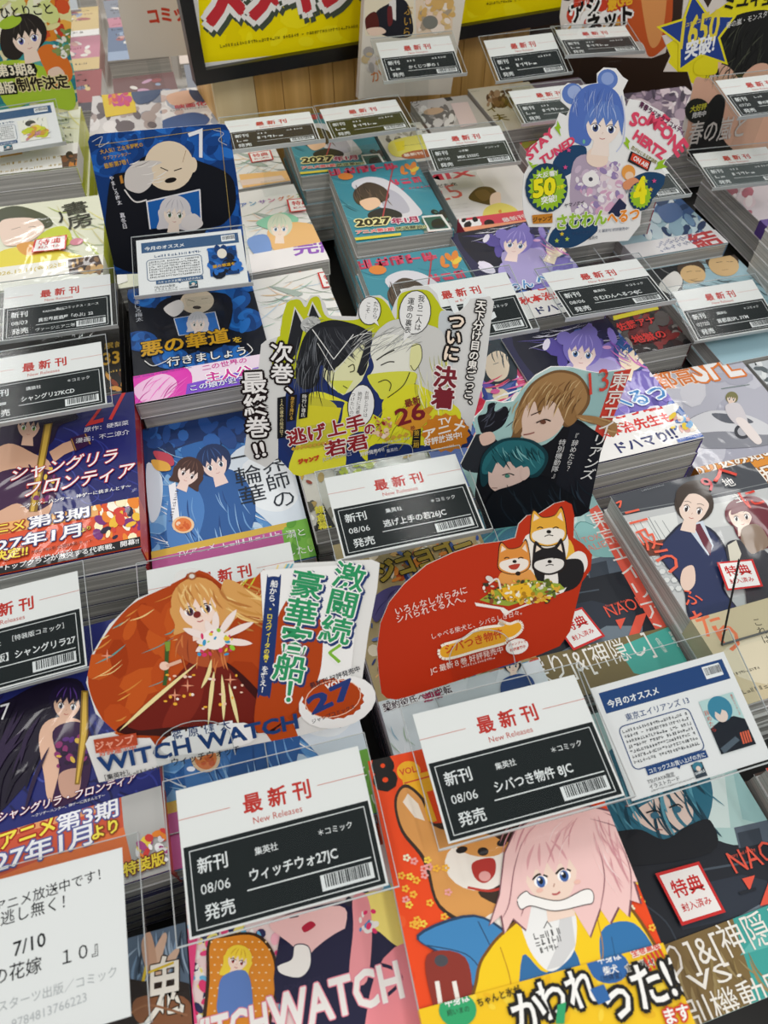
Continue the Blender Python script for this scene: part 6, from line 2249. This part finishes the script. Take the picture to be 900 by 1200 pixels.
def art_leftboard(a):
    a.poly('#e9e2b4', '-60,-40 100,-40 100,140 -60,140', False, True)
    a.splat(['#e08a2a', '#d8562a', '#f0b04a', '#e8e0a0', '#c9402a'], (35, -10, 80, 60), 70, 4, 12, 3, True)
    a.splat(['#3f9a9a', '#5fb0a4', '#2f7f8c'], (-10, 50, 90, 130), 60, 6, 16, 4, True)
    a.splat(['#e8eebc', '#d8e090', '#f2f0d8'], (-20, -20, 60, 30), 40, 6, 16, 5, True)
    a.poly('#a9c83a', '-10,80 18,70 44,76 80,90 86,128 40,120 10,126', True, True)
    a.poly('#d8e04a', '20,76 36,72 46,96 30,104', True, True)
    a.poly('#e0762a', '44,60 60,52 80,70 84,92 62,104 54,84', True, True)
    a.poly('#2c2622', '0,50 4,30 20,22 40,28 46,46 30,60 20,70 6,66', True)
    a.face(32, 44, 20, -14, '#f4dccb', '#2a2522', '#4a443c', '#5a5aa0', ew=.2)
    a.ell('#a9c83a', 12, 26, 14, 7, -20)
    a.poly('#eccfbb', '56,84 68,78 76,88 64,98', True)
    a.splat(['#f2f0ea', '#6a8a4a', '#e9e6da', '#8a9a5a'], (62, 36, 84, 66), 40, 2, 5, 3, True)
    a.text('薬屋の', '#1f1c18', -40, 5, 28, -3, b=.02)
    a.text('ひとりごと', '#1f1c18', 2, 21, 62, 15, b=.014)
    a.poly('#16140f', '-20,78 40,74 44,82 42,90 -20,94')
    a.text('アニメ第3期&', '#f2e9d0', -44, 91, 42, 86, b=.03, hs=1.0)
    a.poly('#16140f', '-20,98 20,96 21,110 -20,113')
    a.text('劇場版', '#f2e9d0', -20, 110, 19, 107, b=.03)
    a.text('制作決定', '#231a10', 22, 106, 82, 101, b=.04, out=('#e8dca0', .06))


standee((50, 133), -425, 3, 78, -430.5, '-80,150 -80,-60 60,-60 76,-40 84,20 82,60 88,90 92,128 60,134', art_leftboard,
        'tall colourful upright board with an orange and teal robed girl, top left corner', face='#e9e2b4')


def art_starboard(a):
    a.poly('#e4d81f', '770,60 900,-30 960,-30 960,100 830,110 800,90', False, True)
    a.poly('#d8ad93', '836,60 850,50 880,60 900,60 960,100 900,180 808,180 812,130 830,100', True, True)
    a.poly('#dcae94', '812,100 826,92 846,100 850,150 806,190', True, True)
    a.poly('#1c1d1c', '806,180 820,140 838,112 850,118 846,160 870,190 804,190', True, True)
    a.poly('#1c1d1c', '838,84 838,50 850,26 876,14 910,14 960,40 960,96 890,100 880,84 870,96 856,80 844,76 842,90', True, True)
    a.strokes(['#3a3d34', '#0d0e0d', '#4a4d40', '#2a2c28'], (842, 18, 900, 80), 50, 20, 50, 1.6, 110, 40, 4, True)
    a.poly('#e2b8a0', '836,70 840,56 846,54 848,66 842,80 836,80', True)
    a.poly('#dcae94', '870,92 884,76 900,76 900,96', True, True)
    a.poly('#e4d81f', '815,72 838,62 840,84 828,88 814,86', True)
    a.star('#e4d81f', 818, 40, 50, 26, 5, -8)
    a.star('#24408a', 818, 40, 45, 23, 5, -8)
    a.text('1650', '#e2cf3f', 796, 57, 840, 45, b=.03, hs=1.5)
    a.text('突破!', '#eef0f2', 802, 68, 836, 58, b=.04, hs=1.1)
    a.text('ミユキ蛍コミックス', '#e2cf3f', 799, 33, 838, 20, b=.02)
    a.text('ミユキ蛍', '#16160f', 848, 11, 906, 3, b=.03, hs=1.1)
    a.text('春の嵐・モンスター', '#e6e6e2', 850, 33, 904, 17)
    a.ell('#23241f', 817, 130, 15, 15)
    a.text('大好評', '#c9c43a', 808, 131, 827, 127, b=.02)
    a.text('発売中', '#e6e6e2', 810, 138, 826, 135, b=.02)
    a.text('春の嵐と', '#cfcac2', 804, 168, 870, 158, b=.01, hs=1.3)


standee((840, 186), -478, 4, 80, -484.5, '778,84 786,66 776,42 798,38 802,-8 816,-16 830,10 856,-40 960,-40 960,180 806,184 800,150 812,104 806,84',
        art_starboard, 'upright board with a dark-haired man and a blue star with a yellow number, top right', face='#d8cfc6', edge='#cfcac4')


def art_orangeboard(a):
    a.poly('#d8d0c8', '660,-40 800,-40 800,80 660,80', False, True)
    a.poly('#c65a2a', '716,-30 790,-30 786,40 772,62 760,66 752,50 730,40', True, True)
    a.poly('#e09a5a', '752,-20 780,-20 776,40 764,56 756,30', True, True)
    a.splat(['#1c1a1a', '#f2f0ec', '#c8402a', '#e0a03a', '#f4f4f0'], (662, -10, 730, 36), 60, 3, 10, 4, True)
    a.text('アシ', '#16120f', 671, 26, 703, 14, b=.05, out=('#f2f0ec', .12), hs=1.2)
    a.text('ネット', '#16120f', 688, 40, 740, 24, b=.05, out=('#f2f0ec', .12), hs=1.1)
    a.text('最G巻', '#e8b32a', 712, 12, 742, 2, b=.05, out=('#c8402a', .1), hs=1.3)
    a.text('新刊', '#c8402a', 672, 8, 690, 3, b=.04)


standee((720, 72), -412, -4, 78, -466, '662,66 656,20 664,-40 790,-40 788,20 780,62 764,68', art_orangeboard,
        'orange and black lettered upright board right of the black framed poster', face='#d8d0c8')

# ---------------------------------------------------------------- the back of the table
# wooden slatted box with a framed poster hung on it
WB = at(232, 97, -398)
YF = 8
cf, sf = math.cos(math.radians(YF)), math.sin(math.radians(YF))
r = root('wooden_display_box', WB[0] - sf * 16, WB[1] + cf * 16, TABLE, YF, 'honey coloured wooden box with upright slats, behind the back row', 'display box')
R = random.Random(6)
x = 22.
i = 0
while x < 500:
    wdt = 60 if i == 0 else R.uniform(30, 44)
    Geo().box(x, x + wdt - 1, 0, 10, 0, 420).build('slat', M_PALEWOOD if i == 0 else M_WOOD, r)
    x += wdt
    i += 1
Geo().box(22, x, 11, 130, 0, 410).build('box_body', M_WOOD, r)
Geo().box(16, x + 6, -2, 136, 421, 440).build('box_top', M_WOOD, r)


def art_poster(a):
    a.poly('#f2f1ec', '150,-200 800,-200 800,120 200,120', False, True)
    a.poly('#f8e400', '222,-200 700,-200 660,18 640,24 426,54 240,74 236,66', False, True)
    a.splat(['#f0da00', '#fcec1a'], (240, -20, 650, 50), 40, 8, 20, 2, True)
    for i, ch in enumerate('メタキンオ'):
        x0, y0 = 244 + i * 45, 26 - i * 7.2
        a.text(ch, '#4a5446', x0 + 3, y0 + 4, x0 + 46, y0 - 3, b=.08, hs=1.25, out=('#4a5446', .12))
        a.text(ch, '#f4f2ee', x0, y0, x0 + 43, y0 - 7, b=.08, hs=1.25, out=('#f4f2ee', .09))
        a.text(ch, '#c8343c', x0, y0, x0 + 43, y0 - 7, b=.06, hs=1.25)
    a.greek('#5a5214', 258, 56, 420, 32, 4)
    a.greek('#5a5214', 570, 6, 640, -4, 4)


PB = Plane(WB, YF, 90)
fr = root('framed_poster', *WB, YF, 'yellow poster with big red lettering in a black frame, hung on the wooden box', 'poster')
Tp = tiltT(90, 0)
c0 = PB.px(228, 97)
c1 = PB.px(672, 29)
FX0, FX1 = c0[0], c1[0]
fw = 17
g = Geo()
g.box(FX0, FX1, 0, fw, -12, 10, T=Tp)
g.box(FX0, FX0 + fw, fw, 330, -12, 10, T=Tp)
g.box(FX1 - fw, FX1, fw, 330, -12, 10, T=Tp)
g.box(FX0, FX1, 330, 330 + fw, -12, 10, T=Tp)
g.build('black_frame', M_BLACK, fr)
g = Geo()
ol = [(FX0 + fw, fw), (FX1 - fw, fw), (FX1 - fw, 330), (FX0 + fw, 330)]
g.slab(ol, -4, -1, '#f2f1ec', '#f2f1ec', Tp)
A = Art(PB, ol)
art_poster(A)
g.art(A, lambda p: Tp((p[0], p[1], p[2] - .9)))
g.build('poster_sheet', M_PAPER, fr)


# upright volumes in front of the poster
def art_upright(a):
    a.poly('#e2dccf', '400,-60 560,-60 560,120 410,130', False, True)
    a.poly('#e9dfc4', '426,-40 484,-40 486,44 428,42', False, True)
    a.poly('#e6d2b8', '486,-40 532,-40 530,40 488,44', False, True)
    a.poly('#23242c', '440,16 456,4 470,-2 480,10 482,42 446,40', True)
    a.poly('#e8e4e0', '456,2 464,-2 464,24 456,20')
    a.poly('#6a2a2c', '454,10 459,8 460,26 455,30', True)
    a.poly('#5a2620', '428,22 440,14 444,34 432,40', True)
    a.poly('#efd4bf', '430,34 446,32 452,38 436,42', True)
    a.splat(['#e3c58a', '#efd6c0', '#d8b06a', '#f2e6d8', '#b0a08a'], (490, -10, 528, 34), 60, 3, 8, 4, True)
    a.ell('#7f8078', 504, 26, 9, 8)
    a.vtext('ぶいら', '#c9a04a', 479, 6, 476, 44)
    a.text('か', '#d8803a', 436, 96, 448, 92)
    a.splat(['#c9b48a', '#cfc9c4', '#a8a4a0'], (428, 60, 442, 84), 10, 3, 7, 2, True)


standee((470, 112), -434, 2, 84, -440, '420,116 427,0 430,-60 548,-60 545,0 528,110', art_upright, 'upright pale cover with a suited figure, standing before the black framed poster', th=14, base=False, edge='#ded6d2', face='#c8c4c2')

# wooden box at the right back, its shade put into the colour
r = root('shaded_wooden_box', 745, 1272, TABLE, -6, 'wooden box in painted shade behind the bun-haired girl board with small books on top', 'box')
Geo().box(-160, 160, -70, 70, 0, 190, '#3a2517').build('box_body', M_SHADEWOOD, r)
Geo().box(-164, 164, -74, 74, 190, 197, '#3a2517').build('box_lid', M_SHADEWOOD, r)
PAST = ['#7a5a58', '#4f4a52', '#d9a9a0', '#e6d8cc', '#c98a9a', '#9fb0c8', '#e8e2da', '#b06a6a', '#d8c08a', '#8a8f9a', '#f0eeea', '#a05a5a', '#caa0b8', '#6f7f9a']


def small_book(x, y, z, w, h, t, yaw, i, where, seed):
    R = random.Random(seed)

    def art(a):
        a.local = True
        y = R.uniform(-.35, -.1) * h
        a.poly(R.choice(PAST), [(-w / 2, -h / 2), (w / 2, -h / 2), (w / 2, y), (-w / 2, y)])
        for k in range(9):
            a.ell(R.choice(PAST), R.uniform(-.3, .3) * w, R.uniform(-.1, .35) * h, R.uniform(5, 16), R.uniform(4, 11), R.uniform(0, 180), 12)
        for k in range(5):
            u, v = R.uniform(-.45, 0) * w, R.uniform(-.45, .42) * h
            a.greek(R.choice(['#3a3434', '#8a3a44', '#5a4a4a']), u, v, u + w * .4, v, R.uniform(5, 11))
    return book(x, y, z, w, h, t, yaw, where, art=art, cover=R.choice(PAST), spine=R.choice(PAST), group='blurred pale comics' if 'blurred' in where else 'small pastel books on the brown box')


for i in range(3):
    small_book(665 + i * 66, 1242, TABLE + 197 + 18, 62, 90, 17, -6, i, f'small pastel book on the shade-coloured wooden box, {["left", "middle", "right"][i]} one of three', 50 + i)

# the neighbouring display beyond the left end of the wooden box
t = root('far_display_table', -250, 2050, -1300, 0, 'far pale display table covered with blurred books, top left', 'table')
Geo().box(-600, 420, -690, 650, 700, 740, '#bdb8b0').build('tabletop', M_PAPER, t)
for sx in (-590, 390):
    for sy in (-680, 610):
        Geo().box(sx, sx + 30, sy, sy + 30, 0, 700, '#bdb8b0').build('leg', M_PAPER, t)


def mag(cols, extra):
    def f(a):
        a.poly(cols[0], '60,60 320,60 320,200 60,200')
        a.splat(cols[1:], (100, 95, 260, 150), 90, 3, 12, 5)
        extra(a)
    return f


def mag1(a):
    a.poly('#e2c22a', '118,106 156,102 160,132 124,138')
    a.splat(['#d0506a', '#c84a8a', '#e0903a'], (126, 108, 150, 122), 24, 2, 6, 3)
    a.poly('#4a5a78', '156,104 190,102 180,118 160,122', True)


def mag2(a):
    a.poly('#e2b79c', '196,112 226,106 232,118 204,124', True)
    a.poly('#2a3a5a', '222,106 244,110 240,120 228,118', True)
    a.poly('#3f5f94', '190,142 226,132 246,140 230,152 196,154', True)
    a.text('映画化', '#c8404a', 206, 128, 242, 123, b=.03)
    a.greek('#3a3434', 200, 131, 244, 126, 4)


for (x, y, w, h, z, lb, ex, cols) in [
    (-75, 1190, 112, 170, -470, 'yellow and grey magazine behind the blue upright board, left one of two', mag1, ['#d6d2d0', '#8a8f9c', '#e6e2e0', '#b0a09a', '#6a5f60']),
    (20, 1160, 92, 170, -462, 'pale magazine with lying figures, beside the left end of the wooden box', mag2, ['#e0dcda', '#cfb8b0', '#f0eeec', '#a8b0c0', '#8a6a5a'])]:
    b = book(x, y, z, w, h, 14, -3, lb, 'magazine', art=mag(cols, ex), cover='#ddd', spine='#c9b0b0', name='magazine')
    under(x, y, z, w, h, 14, -3, 2, ('yellow and grey' if ex is mag1 else 'pale figure') + ' magazine', '#ddd', '#c9b0b0')
FZ = -560
rows = ['nearest', 'second', 'third', 'fourth', 'farthest']
cols_ = ['first', 'second', 'third', 'fourth', 'fifth']
for j in range(5):
    for i in range(5):
        small_book(-440 + i * 130, 1440 + j * 205, FZ + 24 + (i * 7 + j * 5) % 3 * 9, 112, 174, 24 + (i * 7 + j * 5) % 3 * 9 - .3, RND.uniform(-3, 3), i,
                   f'blurred pale comic on the far table, {cols_[i]} from the left in the {rows[j]} row', 100 + i * 9 + j)


def blurcard(a, w, h):
    a.text('最 新 刊', '#c63a32', -16, 12, 18, 12, b=.03)
    a.poly('#c9ccd0', [(-45, -30), (45, -30), (45, 2), (-45, 2)])


for k, (x, y, w_) in enumerate([(-215, 1500, 'nearer'), (-190, 1720, 'farther')]):
    holder(x, y, FZ + 105, 0, 30, 90, 64, f'white price card on the far table at the top left, {w_} of two', FZ + 43, blurcard)


def art_comic_sign(a):
    a.text('コミック', '#c8452f', 176, 27, 232, 20, b=.05, hs=1.1)


standee((180, 75), -450, -2, 80, -546.5, '152,70 139,10 134,-40 250,-40 250,62', art_comic_sign, 'large white sign with red lettering behind the black framed poster, top left', cat='sign', name='sign_board', th=8, base=True, face='#dcdad2', edge='#d0cec6')


# pale covers beyond the orange board
def art_yb(a):
    a.poly('#d9c93a', '770,-30 860,-30 860,40 770,40', False, True)
    for k in range(16):
        a.line('#6fb0cc', 2.5, [(786 + k % 4 * 12, -6 + k // 4 * 10), (792 + k % 4 * 12, -10 + k // 4 * 10), (796 + k % 4 * 12, -4 + k // 4 * 10), (790 + k % 4 * 12, 2 + k // 4 * 10)], True, closed=True, clip=True)
    a.poly('#e6e2da', '780,-30 786,-30 786,34 780,34')


standee((810, 36), -520, -6, 80, -529, '781,34 783,-40 850,-40 846,30', art_yb, 'upright yellow book with blue ring pattern behind the blue star', cat='book', name='upright_book', th=14, base=False, face='#d9d2c0', edge='#e6e2da')
r = root('white_shelf_box', 930, 1560, -1300, -6, 'pale low shelf behind the orange lettered board, top right', 'shelf')
Geo().box(-340, 420, -120, 120, 0, 760, '#bfbab8').build('shelf_body', M_PAPER, r)
Geo().box(-346, 426, -126, 126, 760, 771, '#d4d0ce').build('shelf_top', M_PAPER, r)
for k in range(5):
    small_book(650 + k * 125, 1590 - k * 13, -529 + 20, 100, 150, 19.5, -6, k, f'blurred pale comic on the low shelf at the top right, {cols_[k]} from the left', 200 + k)
